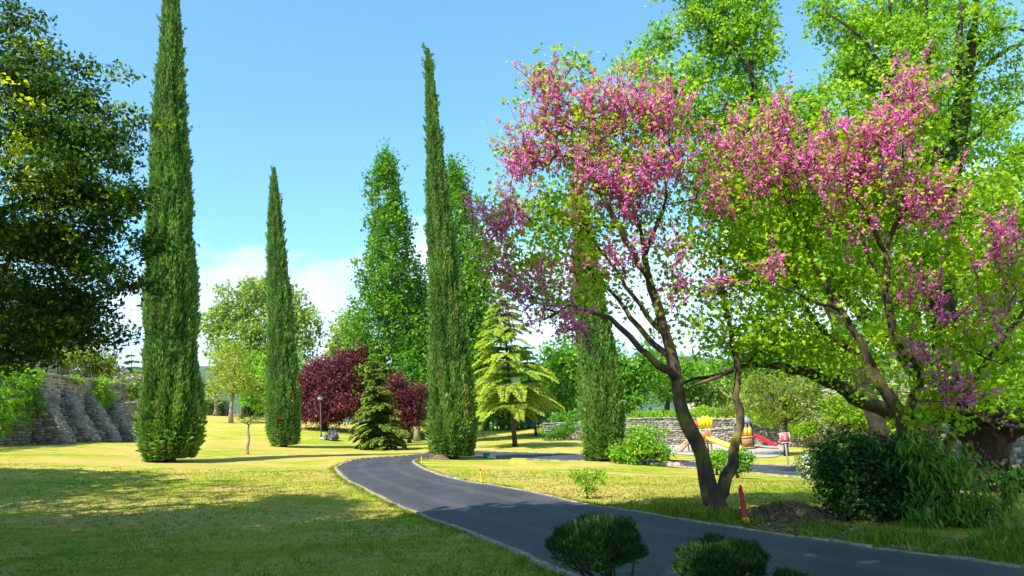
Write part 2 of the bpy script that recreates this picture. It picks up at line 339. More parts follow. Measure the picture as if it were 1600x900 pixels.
M['signw'] = simple('white_print', (.85, .78, .76), .5, var=.02, bs=0)
M['signd'] = simple('dark_print', (.30, .03, .06), .5, var=.02, bs=0)
M['teal'] = simple('teal_plastic', (.02, .30, .34), .4, var=.1, bs=0)
M['plaster'] = simple('pinkish_plaster', (.55, .40, .32), .9, var=.12, sc=2, bs=.3)
M['tile'] = simple('terracotta_tile', (.42, .17, .09), .85, var=.3, sc=3, bs=.3)
M['glass'] = simple('dark_glass', (.03, .04, .05), .1, var=.05, bs=0)
M['rock'] = simple('pale_rock', (.5, .47, .44), .9, var=.25, bs=.5)
M['lav'] = leafmat('grey_lavender_leaf', [(0, (.14, .13, .14)), (1, (.34, .3, .32))], .1)
M['whitep'] = simple('white_car_paint', (.75, .76, .78), .3, var=.03, bs=0)

# ------------------------------------------------------------------ the ground
def polar(r0, r1, nr, nphi, a0=-math.pi, a1=math.pi):
    r = np.geomspace(r0, r1, nr); a = np.linspace(a0, a1, nphi); return r, a
def fan(rows, angs):
    Rr, Aa = np.meshgrid(rows, angs, indexing='ij'); X = Rr * np.sin(Aa); Y = Rr * np.cos(Aa); nr, na = X.shape
    i = np.arange(nr - 1)[:, None] * na; j = np.arange(na - 1)[None]
    F = np.stack([i + j, i + j + 1, i + na + j + 1, i + na + j], -1).reshape(-1, 4); return X.ravel(), Y.ravel(), F[:, ::-1]
front = np.linspace(-.8, .8, 230); back = np.linspace(.8, 2 * math.pi - .8, 70)[1:]
angs = np.concatenate([front, back])
X, Y, F = fan(np.concatenate([[.02], np.geomspace(1.5, 400, 250)]), angs)
mesh('lawn', np.stack([X, Y, H(X, Y)], 1), F, M['lawn'], smooth=True, kind='structure')
X, Y, F = fan(np.geomspace(395, 9000, 70), angs)
mesh('hills', np.stack([X, Y, H(X, Y) - .3 * (np.hypot(X, Y) < 420)], 1), F, M['hill'], smooth=True, kind='structure')

# ------------------------------------------------------------------ the driveway
def smoothline(p, n_):
    p = np.asarray(p, float); s = np.concatenate([[0], np.cumsum(np.linalg.norm(np.diff(p, axis=0), axis=1))])
    # Catmull-Rom
    q = np.vstack([2 * p[0] - p[1], p, 2 * p[-1] - p[-2]]); outp = []
    for t_ in np.linspace(0, s[-1], n_):
        k = min(max(int(np.searchsorted(s, t_, side='right')) - 1, 0), len(p) - 2); u = (t_ - s[k]) / max(s[k + 1] - s[k], 1e-9)
        a_, b_, c_, d_ = q[k], q[k + 1], q[k + 2], q[k + 3]
        outp.append(.5 * ((2 * b_) + (-a_ + c_) * u + (2 * a_ - 5 * b_ + 4 * c_ - d_) * u * u + (-a_ + 3 * b_ - 3 * c_ + d_) * u ** 3))
    return np.array(outp)
g2 = lambda px, D: gnd(px, D)[:2]
h2 = lambda px, py: hit(px, py)[:2]
# outer (lawn side) edge and inner (peninsula side) edge, paired along the drive
OUT = [h2(1100, 992), h2(880, 895), h2(800, 858), h2(700, 820), h2(640, 797), h2(580, 769), h2(545, 751), g2(529, 25.0), g2(530, 27.5), g2(552, 31.0), g2(600, 34.5), g2(657, 38.5),
       g2(672, 42), g2(700, 44.5), g2(740, 45.5), g2(810, 44.8), g2(880, 43.8), g2(960, 42.8), g2(1040, 41.5), g2(1110, 40.2), g2(1180, 38.5), g2(1250, 36.5), g2(1330, 34.5), g2(1480, 32), g2(1700, 28)]
INN = [h2(1900, 935), h2(1600, 893), h2(1450, 871), h2(1350, 858), h2(1250, 843), h2(1150, 828), h2(1050, 812), h2(950, 795), h2(850, 775), h2(750, 757), h2(700, 747), h2(672, 738), g2(651, 27.5),
       g2(644, 30), g2(650, 33), g2(668, 35.5), g2(700, 37), g2(753, 38.0), g2(820, 37.5), g2(880, 37.0), g2(960, 36.6), g2(1040, 36), g2(1110, 34.5), g2(1180, 32.5), g2(1265, 30), g2(1340, 28), g2(1480, 25.5), g2(1700, 22)]
NO = 420
outl = smoothline(OUT, NO); innl = smoothline(INN, NO)
# pair the two edges by nearest progress: dynamic walk
def pair(a, b_):
    i = j = 0; pr = [(0, 0)]
    while i < len(a) - 1 or j < len(b_) - 1:
        if i == len(a) - 1: j += 1
        elif j == len(b_) - 1: i += 1
        elif np.linalg.norm(a[i + 1] - b_[j]) < np.linalg.norm(a[i] - b_[j + 1]): i += 1
        else: j += 1
        pr.append((i, j))
    return pr
pr = pair(outl, innl); NX = 24; ROADZ = .022
rv = []
for (i, j) in pr:
    for k in range(NX + 1): rv.append(outl[i] + (innl[j] - outl[i]) * k / NX)
rv = np.array(rv); rows = len(pr)
i = np.arange(rows - 1)[:, None] * (NX + 1); j = np.arange(NX)[None]
F = np.stack([i + j, i + j + 1, i + NX + 2 + j, i + NX + 1 + j], -1).reshape(-1, 4)
rz_ = H(rv[:, 0], rv[:, 1]) + ROADZ
mesh('driveway', np.column_stack([rv, rz_]), F, M['asphalt'], smooth=True, kind='structure', tint=np.tile(np.arange(NX + 1) / NX, rows))

# kerb stones along both edges
def kerb(line, name, side, dlim=21.0):
    d = np.linalg.norm(np.diff(line, axis=0), axis=1); s = np.concatenate([[0], np.cumsum(d)])
    root = bpy.data.objects.new(name, None); COL.objects.link(root); root['kind'] = 'structure'
    root.location = (line[0][0], line[0][1], h1(*line[0])); base = None; far = MB(); x = 0.0; cnt = 0
    while x < s[-1] - .6:
        L = .55 + random.random() * .35; a = np.array([np.interp(x, s, line[:, q]) for q in (0, 1)]); b2 = np.array([np.interp(x + L, s, line[:, q]) for q in (0, 1)])
        mid = (a + b2) / 2; u = (b2 - a) / max(np.linalg.norm(b2 - a), 1e-6); nn = np.array([-u[1], u[0]]) * side; mid = mid + nn * .045
        az = math.atan2(u[1], u[0]); z = h1(*mid); LL = np.linalg.norm(b2 - a) - .015
        dz = h1(*b2) - h1(*a); tilt = -math.atan2(dz, L); u_, v_ = proj((mid[0], mid[1], z))
        vis = mid[1] > 1 and -60 < u_ < 1660 and v_ < 960
        if vis and mid[1] < dlim and cnt < 290:
            if base is None:
                q = MB(); q.box((0, 0, -.035), (1, .075, .13), taper=.95); base = q.build('kerb_stone', M['kerb'], None); o = base
                bm_ = base.data
            else: o = bpy.data.objects.new('kerb_stone', base.data); COL.objects.link(o)
            o.parent = root; o.location = (mid[0] - root.location.x, mid[1] - root.location.y, z + .004 + random.uniform(-.010, .010) - root.location.z)
            o.rotation_euler = (random.uniform(-.05, .05), tilt, az + random.uniform(-.02, .02)); o.scale = (LL, random.uniform(.85, 1.15), 1); cnt += 1
        elif mid[1] > -2:
            far.box((mid[0], mid[1], z - .005), (LL, .11, .12), rotz(az) @ roty(tilt))
        x += L
    if far.V: far.build('far_kerb_stones', M['kerb'], root, local=False, kind='stuff')
kerb(outl, 'outer_kerb', 1); kerb(innl, 'inner_kerb', -1)

# ------------------------------------------------------------------ trees
def grow(skels, T, seg=.4, rtip=.006, pexp=.5, up=.8, arch=.08, wob=.05, rng=R0, flags=None, kf=8):
    """skels: fixed polylines [(p, r)...]; T: target points. Returns the trunk tubes, the twig tubes, and the twig segments"""
    pos, par, fix, flg = [], [], [], []
    for sk in skels:
        p = np.array([q[0] for q in sk]); r = np.array([q[1] for q in sk])
        L = np.linalg.norm(np.diff(p, axis=0), axis=1).sum(); m_ = max(3, int(L / seg) + 1)
        s = np.concatenate([[0], np.cumsum(np.linalg.norm(np.diff(p, axis=0), axis=1))])
        sp = smoothline(p, m_); rr = np.interp(np.linspace(0, s[-1], m_), s, r)
        sp[1:-1] += rng.normal(size=(m_ - 2, 3)) * wob * seg
        if pos:
            k = int(np.argmin(np.linalg.norm(np.array(pos) - sp[0], axis=1)))
        else: k = -1
        for q in range(m_):
            pos.append(sp[q]); par.append(k); fix.append(rr[q]); flg.append(-1); k = len(pos) - 1
    nf = len(pos)
    T = np.asarray(T, float); PA = np.zeros((nf + len(T) * 40, 3)); PA[:nf] = pos; n_ = nf
    if len(T):
        dd = np.min(np.linalg.norm(T[:, None] - PA[None, :nf], axis=2), axis=1)
        for ti in np.argsort(dd):
            t_ = T[ti]; df = PA[:n_] - t_; ds = np.linalg.norm(df, axis=1) + 1e-6
            cost = ds * (1 + up * np.clip(df[:, 2] / ds + .1, 0, 1)); k = int(np.argmin(cost)); L = ds[k]
            m_ = int(min(38, max(1, math.ceil(L / seg)))); a_ = PA[k].copy()
            md = (a_ + t_) / 2 + np.array([0, 0, arch * L]) + rng.normal(size=3) * wob * L * 2
            for q in range(1, m_ + 1):
                u = q / m_; PA[n_] = (1 - u) ** 2 * a_ + 2 * u * (1 - u) * md + u * u * t_; par.append(k); fix.append(0)
                flg.append(-1 if flags is None else int(flags[ti])); k = n_; n_ += 1
    PA = PA[:n_]; par = np.array(par); cnt = np.zeros(n_)
    has = np.zeros(n_, bool)
    for q in range(n_ - 1, -1, -1):
        if not has[q]: cnt[q] += 1
        if par[q] >= 0: cnt[par[q]] += cnt[q]; has[par[q]] = True
    rad = np.maximum(np.array(fix), rtip * cnt ** pexp)
    isf = np.arange(n_) < nf
    rad[nf:] = np.minimum(rad[nf:], np.maximum(rtip, rad[np.maximum(par[nf:], 0)] * .9))
    ch = {}
    for q in range(n_):
        if par[q] >= 0: ch.setdefault(par[q], []).append(q)
    tr, tw = MB(), MB(); starts = [q for q in range(n_) if par[q] < 0]
    while starts:
        s = starts.pop(); chain = [par[s]] if par[s] >= 0 else []; q = s; f = isf[s]
        while True:
            chain.append(q); c_ = ch.get(q, [])
            if not c_: break
            same = [e for e in c_ if isf[e] == f] or ([] if f else c_)
            if not same: starts += c_; break
            mchild = max(same, key=lambda e: rad[e]); starts += [e for e in c_ if e != mchild]; q = mchild
        pp = PA[chain]; rr = rad[chain].copy()
        if par[s] >= 0: rr[0] = rr[1] * 1.1 if len(rr) > 1 else rr[0]
        if len(chain) > 1:
            V, Fs = tube(pp, rr, kf if f else (5 if rr[0] > .03 else 3), True, .28 if f else 0, rng); (tr if f else tw).add(V, Fs)
    seg_ = [(PA[par[q]], PA[q], flg[q]) for q in range(nf, n_)] if flags is not None else None
    return tr, tw, seg_, PA
def pbasis(px, py, D):
    c = P(px, py, D); return c, (P(px + 1, py, D) - c), (c - P(px, py + 1, D))
def blob(px, py, D, rx, ry, rd, n_, rng=R0, shell=.45):
    c, ex, ey = pbasis(px, py, D); ex = ex * rx; ey = ey * ry; ez = np.array([0, rd, 0.])
    q = rnd(n_, rng) * (rng.random((n_, 1)) ** shell); return c + q[:, :1] * ex + q[:, 1:2] * ez + q[:, 2:3] * ey
def foliage(T, per, cr, size, tintc=.5, asp=.6, dirs=None, dj=1., rng=R0, flat=.7, nb=(0, 0, .7), ctint=.25, centre=None, svar=.35):
    """leaf clumps round the targets T; returns V, F, tint"""
    N = len(T) * per; ti = np.repeat(np.arange(len(T)), per)
    ns = max(2, per // 7); sub = rnd(len(T) * ns, rng) * (rng.random((len(T) * ns, 1)) ** .4) * cr * 1.12; si = ti * ns + rng.integers(0, ns, N)
    off = sub[si] + rng.normal(size=(N, 3)) * (cr * .17 + size * .35); off[:, 2] *= flat; C = T[ti] + off
    S = size * (1 - svar + 2 * svar * rng.random(N)); V, F = leafset(C, S, asp, None if dirs is None else np.broadcast_to(dirs, (N, 3)), dj, nb, rng=rng)
    tn = np.clip(tintc + (rng.random(N) - .5) * .45 + (rng.random(len(T))[ti] - .5) * 1.7 * ctint + (rng.random(len(T) * ns)[si] - .5) * .35, 0, 1); return V, F, np.repeat(tn, 4)
def cat(parts):
    V, F, T = [], [], []; n_ = 0
    for v, f, t_ in parts: V.append(v); F.append(f + n_); T.append(t_); n_ += len(v)
    return np.concatenate(V), np.concatenate(F), np.concatenate(T)
def fpart(name, parts, m_, parent, **k):
    V, F, t_ = cat(parts); return mesh(name, V, F, m_, parent, tint=t_, kind='stuff', **k)
def lineup(px_list, D=None):
    """skeleton from photo points (px, py, D, r)"""
    return [(P(a_, b_, d_), r) for a_, b_, d_, r in px_list]

def tree(name, label, cat_, px, D, blobs, per, cr, size, m_, bark, rt, ntg, skel=None, rtip=.012, pexp=.48, up=.8, seg=.6, tintc=.5,
         group=None, lean_top=None, rng=None, asp=.65, flat=.7, cname='crown', shell=.45, ctint=.25, trunk_to=None, sink=.15, minh=.25, dirs=None, dj=1.):
    rng = rng or np.random.default_rng(abs(hash(label)) % 99991 if False else sum(map(ord, label)))
    b0 = gnd(px, D); root = thing(name, b0, label, cat_, group)
    tot = sum((b_[2] * b_[3]) ** .75 for b_ in blobs); T = []
    for b_ in blobs:
        bx, by, rx, ry = b_[:4]; dd = b_[4] if len(b_) > 4 else 0; rd = b_[5] if len(b_) > 5 else rx * pxm(D)
        T.append(blob(bx, by, D + dd, rx, ry, rd, max(3, int(ntg * (b_[2] * b_[3]) ** .75 / tot)), rng, shell))
    T = np.concatenate(T); gz = H(T[:, 0], T[:, 1]); T0 = T; T = T[T[:, 2] > gz + minh]
    if len(T) < 8: print('LOW', label, proj(b0), T0[:, 2].mean() - b0[2]); T = T0 + (0, 0, b0[2] + .15 - T0[:, 2].min())
    if skel is None:
        cx, cy = trunk_to or (blobs[0][0], blobs[0][1]); tp = P(cx, cy, D)
        skel = [[(b0 - (0, 0, sink), rt * 1.35), (b0 + (tp - b0) * .06, rt * 1.02), (b0 + (tp - b0) * .5, rt * .75), (tp, rt * .3)]]
    tr, tw, _, _ = grow(skel, T, seg, rtip, pexp, up, rng=rng)
    tr.build('trunk', bark, root, local=False, smooth=True)
    if tw.V: tw.build('branches', bark, root, local=False, smooth=True, kind='stuff')
    fpart(cname, [foliage(T, per, cr, size, tintc, asp, rng=rng, flat=flat, ctint=ctint, dirs=dirs, dj=dj)], m_, root)
    return root

# ---- cypresses
def cypress(px, D, prof, label, seed, nsp):
    """prof: (py, x centre, half width) from top to base in photo pixels"""
    rng = np.random.default_rng(seed); b0 = gnd(px, D); root = thing('cypress_tree', b0, label, 'tree', 'slender columnar cypress trees standing on the lawn')
    pr_ = np.array(prof, float); C = np.array([P(x, y, D) for y, x, w in pr_]); Wd = pr_[:, 2] * pxm(D) * .90
    z = C[:, 2][::-1]; Cx = C[:, 0][::-1]; Cy = C[:, 1][::-1]; Wr = Wd[::-1]          # ascending z
    z0, z1 = max(z[0], b0[2] + .12), z[-1]
    def rad(zz, th, s=0):
        r = np.interp(zz, z, Wr); q = np.stack([np.cos(th) * 2.2 + seed, np.sin(th) * 2.2, zz * .35], 1)
        q2 = np.stack([np.cos(th) * 5 + seed, np.sin(th) * 5, zz * .9], 1)
        q3 = np.stack([np.cos(th) * 9, np.sin(th) * 9 + seed, zz * 2.4], 1)
        return r * (.64 + .26 * vnoise(q) + .30 * vnoise(q2) + .22 * vnoise(q3)) + .02
    # dark inner mass
    nz, na = 90, 28; zz = np.linspace(z0, z1, nz); th = np.linspace(0, 2 * math.pi, na, endpoint=False)
    Z, TH = np.meshgrid(zz, th, indexing='ij'); Rr = rad(Z.ravel(), TH.ravel()) * .84
    V = np.stack([np.interp(Z.ravel(), z, Cx) + Rr * np.cos(TH.ravel()), np.interp(Z.ravel(), z, Cy) + Rr * np.sin(TH.ravel()), Z.ravel()], 1)
    V[:, 2] += (rng.random(len(V)) - .5) * .1
    i = np.arange(nz - 1)[:, None] * na; j = np.arange(na)[None]; j2 = (j + 1) % na
    F = np.stack([i + j, i + j2, i + na + j2, i + na + j], -1).reshape(-1, 4)
    V = np.vstack([V, [np.interp(z0, z, Cx), np.interp(z0, z, Cy), z0]]); F3 = np.array([[q, len(V) - 1, (q + 1) % na] for q in range(na)])
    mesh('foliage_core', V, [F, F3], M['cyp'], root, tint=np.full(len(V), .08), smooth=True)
    # sprays on the surface
    w = np.interp(np.linspace(z0, z1, 400), z, Wr) + .12; cdf = np.cumsum(w); cdf /= cdf[-1]
    zs = np.interp(rng.random(nsp), cdf, np.linspace(z0, z1, 400)); ts = rng.random(nsp) * 2 * math.pi
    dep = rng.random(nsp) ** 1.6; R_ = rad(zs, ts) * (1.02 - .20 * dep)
    out_ = np.stack([np.cos(ts), np.sin(ts), ts * 0], 1); C_ = np.stack([np.interp(zs, z, Cx), np.interp(zs, z, Cy), zs], 1) + out_ * R_[:, None]
    low = sstep(z0 + 2.5, z0, zs)[:, None]
    d = out_ * (.42 + .35 * low) + np.array([0, 0, 1.]) * (1 - .75 * low)
    S = (.09 + .17 * rng.random(nsp) ** 1.5) * np.clip(.55 + np.interp(zs, z, Wr) * .55, .5, 1.15)
    V1, F1 = leafset(C_, S, .38, d, .42, out_.mean(0) * 0, 1.0, .1, rng)
    crev = vnoise(np.stack([np.cos(ts) * 5 + seed, np.sin(ts) * 5, zs * .9], 1)); tn = np.clip(.20 + .95 * (crev - .5) + .35 * (1 - dep) + .3 * rng.random(nsp) - .1, 0, .93)  # crevice shade painted in: furrow and inner sprays tinted darker
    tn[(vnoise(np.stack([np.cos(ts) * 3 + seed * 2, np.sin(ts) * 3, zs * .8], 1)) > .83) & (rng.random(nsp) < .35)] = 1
    tuf = rng.random(nsp) < .0
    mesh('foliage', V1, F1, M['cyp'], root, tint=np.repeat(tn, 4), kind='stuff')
    # a trunk inside and stray twigs that break the outline
    tb = MB(); tb.tube([b0 - (0, 0, .2), b0 + (0, 0, .5), (np.interp(z0 + 3, z, Cx), np.interp(z0 + 3, z, Cy), z0 + 3)], [.26, .2, .15], 8)
    tb.build('trunk', M['bark_grey'], root, local=False, smooth=True)
    k = 260; zq = np.interp(rng.random(k), cdf, np.linspace(z0, z1, 400)); tq = rng.random(k) * 6.28; oq = np.stack([np.cos(tq), np.sin(tq), tq * 0], 1)
    cq = np.stack([np.interp(zq, z, Cx), np.interp(zq, z, Cy), zq], 1) + oq * (rad(zq, tq) * .95)[:, None]; T = np.repeat(cq, 26, 0)
    sq = rng.random((len(T), 1)) * .38; T = T + (np.repeat(oq, 26, 0) * .45 + np.array([0, 0, 1.])) * sq + rnd(len(T), rng) * .05 * (1.2 - sq)
    V2, F2 = leafset(T, .10 + .08 * rng.random(len(T)), .4, np.repeat(oq, 26, 0) * .5 + np.array([0, 0, 1.]), .5, rng=rng)
    mesh('stray_twigs', V2, F2, M['cyp'], root, tint=np.repeat(.35 + .5 * rng.random(len(T)), 4), kind='stuff')
    return root
cypress(265, 30, [(-190, 267, 1.5), (-60, 267, 8), (0, 268, 12), (60, 268, 15), (120, 267, 20), (200, 266, 25), (300, 266, 31), (400, 267, 35), (500, 268, 38), (600, 268, 42), (660, 267, 45), (695, 266, 42), (722, 262, 30)],
        'tallest dark green cypress, its tip cut by the top edge, beside the buttressed wall', 3, 60000)
cypress(443, 48, [(262, 428, 1), (280, 428, 5), (320, 429, 9), (380, 431, 13), (440, 434, 16), (500, 438, 19), (560, 441, 22), (620, 443, 25), (670, 444, 24), (700, 446, 17)],
        'shortest slender cypress, standing in front of the broad pale green tree', 5, 34000)
cypress(710, 36, [(76, 668, 1), (100, 670, 5), (150, 673, 9), (220, 678, 12), (300, 683, 17), (400, 691, 22), (480, 697, 27), (560, 702, 31), (620, 706, 34), (670, 708, 34), (700, 709, 31), (720, 711, 24)],
        'tall cypress on the tip of the lawn inside the driveway bend', 11, 50000)
cypress(945, 35.2, [(225, 893, 1), (300, 903, 7), (340, 908, 12), (400, 914, 17), (460, 921, 21), (520, 928, 25), (580, 935, 29), (640, 942, 32), (690, 944, 30), (720, 946, 26)],
        'greyish cypress seen through the pink blossom tree, beside the round bush', 17, 32000)

# ---- poplars
def poplar(px, D, prof, label, seed, ntg=520, per=46, rt=.28):
    rng = np.random.default_rng(seed); b0 = gnd(px, D); root = thing('poplar_tree', b0, label, 'tree', 'green columnar poplars behind the lawn')
    T = []; pr_ = np.array(prof, float)
    for _ in range(ntg):
        y = rng.uniform(pr_[0, 0], pr_[-1, 0]); w = np.interp(y, pr_[:, 0], pr_[:, 2])
        if rng.random() > (w + 8) / (pr_[:, 2].max() + 8): continue
        x = np.interp(y, pr_[:, 0], pr_[:, 1]); a_ = rng.random() * 6.28; r = w * rng.random() ** .4 * (.42 + 1.05 * vnoise(np.array([[math.cos(a_) * 1.3, math.sin(a_) * 1.3 + seed, y * .028]]))[0])
        T.append(P(x + r * math.cos(a_), y, D) + np.array([0, r * math.sin(a_) * pxm(D), 0]))
    T = np.array(T); top = P(pr_[0, 1], pr_[0, 0] + 8, D)
    skel = [[(b0 - (0, 0, .2), rt * 1.3), (b0 + (top - b0) * .05, rt), (b0 + (top - b0) * .5, rt * .6), (top, .03)]]
    tr, tw, _, _ = grow(skel, T, 1.0, .016, .42, 2.2, arch=-.12, rng=rng)
    tr.build('trunk', M['bark_grey'], root, local=False, smooth=True); tw.build('branches', M['bark_grey'], root, local=False, kind='stuff')
    # upward pointing leaf clumps
    T2 = np.repeat(T, 2, 0) + rng.normal(size=(len(T) * 2, 3)) * np.array([.22, .22, .6])
    fpart('crown', [foliage(T2, per // 2, .55, .30, .5, .75, rng=rng, flat=1.5, ctint=.3)], M['poplar'], root)
poplar(628, 70, [(246, 602, 3), (262, 603, 14), (300, 603, 24), (340, 608, 30), (380, 610, 30), (420, 604, 34), (450, 604, 50), (500, 612, 58), (560, 622, 60), (620, 630, 58), (665, 633, 45)],
       'broad ragged poplar behind the dark spruce, its crown alone against the sky', 21, 900)
poplar(738, 68, [(250, 706, 3), (275, 710, 16), (320, 716, 24), (380, 728, 30), (450, 735, 36), (520, 742, 40), (600, 745, 40), (650, 745, 30)],
       'poplar rising close behind the cypress on the driveway bend', 23, 560)
poplar(672, 74, [(412, 650, 3), (440, 655, 14), (500, 655, 24), (580, 658, 30), (650, 660, 30)], 'lower poplar squeezed between the ragged poplar and the cypress', 29, 260)

# ---- conifers with tiered branches
def conifer(name, label, px, D, top, half, m_, n_tiers, seed, droop=.25, gap=1.0, rt=.16, base_py=None, trunk_clear=.3, size=.26, dens=16, tipt=.35, asp=.35):
    rng = np.random.default_rng(seed); b0 = gnd(px, D); root = thing(name, b0, label, 'tree'); tp = P(top[0], top[1], D); Hh = tp[2] - b0[2]
    tb = MB(); tb.tube([b0 - (0, 0, .15), b0 + (tp - b0) * .3, b0 + (tp - b0) * .7, tp], [rt, rt * .75, rt * .4, .02], 8)
    tb.build('trunk', M['bark_grey'], root, local=False, smooth=True); br = MB(); L_, D_, S_, T_ = [], [], [], []
    for k in range(n_tiers):
        f = (k + rng.random() * .5) / n_tiers; zf = trunk_clear + (1 - trunk_clear) * f; c = b0 + (tp - b0) * zf; Rm = half * pxm(D) * (1 - f) ** .8 + .12
        if f < .12: Rm *= .8 + f
        for q in range(rng.integers(5, 8) if f < .9 else 3):
            a_ = rng.random() * 6.28; R_ = Rm * rng.uniform(.6, 1.12); dr = -droop * R_ * rng.uniform(.6, 1.3)
            s = np.linspace(0, 1, 7)[:, None]; pts_ = c + np.array([math.cos(a_), math.sin(a_), 0]) * R_ * s + np.array([0, 0, 1]) * (.25 * R_ * s * (1 - f * .3) * (1 - s) * 2 + dr * s ** 2)
            br.tube(pts_, np.linspace(.035, .008, 7) * (1 + R_ * .15), 3, False)
            m2 = int(dens * (R_ + .3) * 6); u = rng.random(m2) ** .7; cc = np.stack([np.interp(u, s[:, 0], pts_[:, e]) for e in range(3)], 1)
            side = np.array([-math.sin(a_), math.cos(a_), 0]); sgn = rng.choice([-1, 1], m2)[:, None]; wd = (.32 * R_ * (1.05 - u) + .08)[:, None] * rng.random((m2, 1))
            cc = cc + side * sgn * wd + np.array([0, 0, -1]) * rng.random((m2, 1)) * .10 * gap
            dd = np.array([math.cos(a_), math.sin(a_), 0]) * .9 + side * sgn * .7 + np.array([0, 0, -.35])
            L_.append(cc); D_.append(dd); S_.append(size * rng.uniform(.6, 1.2, m2)); T_.append(np.clip(.25 + u * tipt * 1.3 + rng.random(m2) * .3 + rng.normal() * .08, 0, 1))
    V, F = leafset(np.concatenate(L_), np.concatenate(S_), asp, np.concatenate(D_), .35, (0, 0, 1.2), .6, .06, rng)
    br.build('branches', M['bark_grey'], root, local=False, kind='stuff'); mesh('needles', V, F, m_, root, tint=np.repeat(np.concatenate(T_), 4), kind='stuff'); return root
conifer('spruce_tree', 'dark bushy spruce with foliage down to the grass, in front of the purple tree', 595, 51, (583, 562), 47, M['spruce'], 25, 31, .16, trunk_clear=.02, size=.25, dens=44, tipt=.5, rt=.14, asp=.45)
conifer('cedar_tree', 'yellow green cedar with layered drooping branches and bare lower trunk', 805, 54, (783, 452), 92, M['cedar'], 22, 33, .22, trunk_clear=.22, size=.20, dens=32, tipt=.55, rt=.2)
conifer('blue_cedar_tree', 'pale bluish conifer peeking out behind the yellow green cedar', 838, 74, (820, 535), 42, M['bluec'], 14, 35, .2, trunk_clear=.15, size=.32, dens=13)
conifer('dark_conifer_tree', 'dark conifer beyond the buttressed wall, beside the tallest cypress', 205, 90, (206, 548), 34, M['bluec'], 10, 36, .2, trunk_clear=.1, size=.45, dens=12)

# ---- mid-distance broadleaf trees
tree('broad_tree', 'broad pale green tree standing alone behind the shortest cypress', 'tree', 425, 96,
     [(372, 480, 46, 34), (345, 510, 32, 24), (410, 455, 34, 22), (455, 480, 34, 30), (470, 520, 26, 34), (400, 530, 60, 40), (440, 560, 46, 34), (365, 560, 40, 30)],
     40, 1.4, .5, M['wood2'], M['bark_grey'], .5, 300, rtip=.03, seg=1.5, trunk_to=(428, 480), tintc=.72)
tree('hazy_tree', 'hazy pale tree top showing between the broad tree and the ragged poplar', 'tree', 556, 120,
     [(545, 520, 26, 30), (555, 548, 32, 26), (530, 545, 16, 18)], 26, 1.5, .6, M['wood2'], M['bark_grey'], .4, 120, rtip=.03, seg=2, tintc=.7, trunk_to=(548, 530))
SPR = 'young yellow green trees on the slope'
tree('young_tree', 'yellow green young tree nearest the dark hedge on the slope', 'tree', 336, 84, [(345, 585, 30, 28), (330, 610, 22, 16), (355, 560, 20, 18)], 16, 1.2, .30, M['spring'], M['bark_pale'], .22, 110, group=SPR, rtip=.02, seg=1, trunk_to=(340, 570))
tree('young_tree', 'yellow green young tree with the pale straight trunk, second along the slope', 'tree', 361, 72, [(370, 575, 30, 28), (385, 605, 30, 22), (360, 605, 26, 18), (372, 548, 16, 14)], 16, 1.1, .26, M['spring'], M['bark_pale'], .2, 130, group=SPR, rtip=.02, seg=1, trunk_to=(366, 560), tintc=.45)
tree('young_tree', 'young tree with forked trunk close beside the shortest cypress', 'tree', 378, 80, [(405, 590, 24, 30), (392, 620, 22, 16), (408, 625, 18, 14)], 24, 1.2, .34, M['wood1'], M['bark_grey'], .18, 90, group=SPR, rtip=.02, seg=1, trunk_to=(380, 600), tintc=.8)
tree('green_tree', 'fresh green tree behind the young yellow green trees', 'tree', 425, 92, [(425, 600, 40, 34), (395, 575, 26, 22), (470, 600, 30, 34)], 26, 1.5, .5, M['wood1'], M['bark_grey'], .4, 130, rtip=.03, seg=1.5, tintc=.6)
tree('plum_tree', 'broad dark purple plum tree behind the garden lamp', 'tree', 506, 68, [(520, 592, 30, 28), (484, 600, 18, 26), (555, 590, 26, 30), (530, 628, 46, 22), (490, 640, 26, 16), (560, 558, 14, 14), (500, 575, 12, 12), (540, 566, 12, 14), (470, 622, 12, 20), (515, 648, 40, 10), (590, 615, 26, 34), (605, 640, 16, 16)],
     110, .9, .20, M['plum'], M['bark_dark'], .28, 420, rtip=.02, seg=1, trunk_to=(515, 610), flat=.9)
tree('plum_tree', 'smaller purple plum tree between the dark spruce and the cypress', 'tree', 640, 60, [(628, 622, 16, 20), (645, 640, 14, 22), (618, 600, 10, 14), (655, 615, 8, 14), (632, 655, 20, 12)], 80, .7, .18, M['plum'], M['bark_dark'], .16, 130, rtip=.02, seg=1, trunk_to=(638, 625), tintc=.4)
# small bare tree with sprawling twigs
b0 = gnd(387, 36); root = thing('bare_tree', b0, 'small nearly bare tree with a thin pale trunk and twisted top twigs', 'tree'); rng = np.random.default_rng(41)
T = np.concatenate([blob(388, 655, 36, 20, 8, .6, 40, rng), blob(402, 652, 36, 16, 5, .4, 26, rng), blob(376, 648, 36, 12, 9, .4, 16, rng)])
tr, tw, _, _ = grow([[(b0 - (0, 0, .1), .075), (b0 + (P(388, 672, 36) - b0) * .5, .06), (P(388, 668, 36), .055)]], T, .2, .010, .4, .2, wob=.14, rng=rng)
tr.build('trunk', M['bark_pale'], root, local=False, smooth=True); tw.build('branches', M['bark_grey'], root, local=False, kind='stuff')
fpart('crown', [foliage(T, 3, .12, .06, .5, rng=rng)], M['spring'], root)
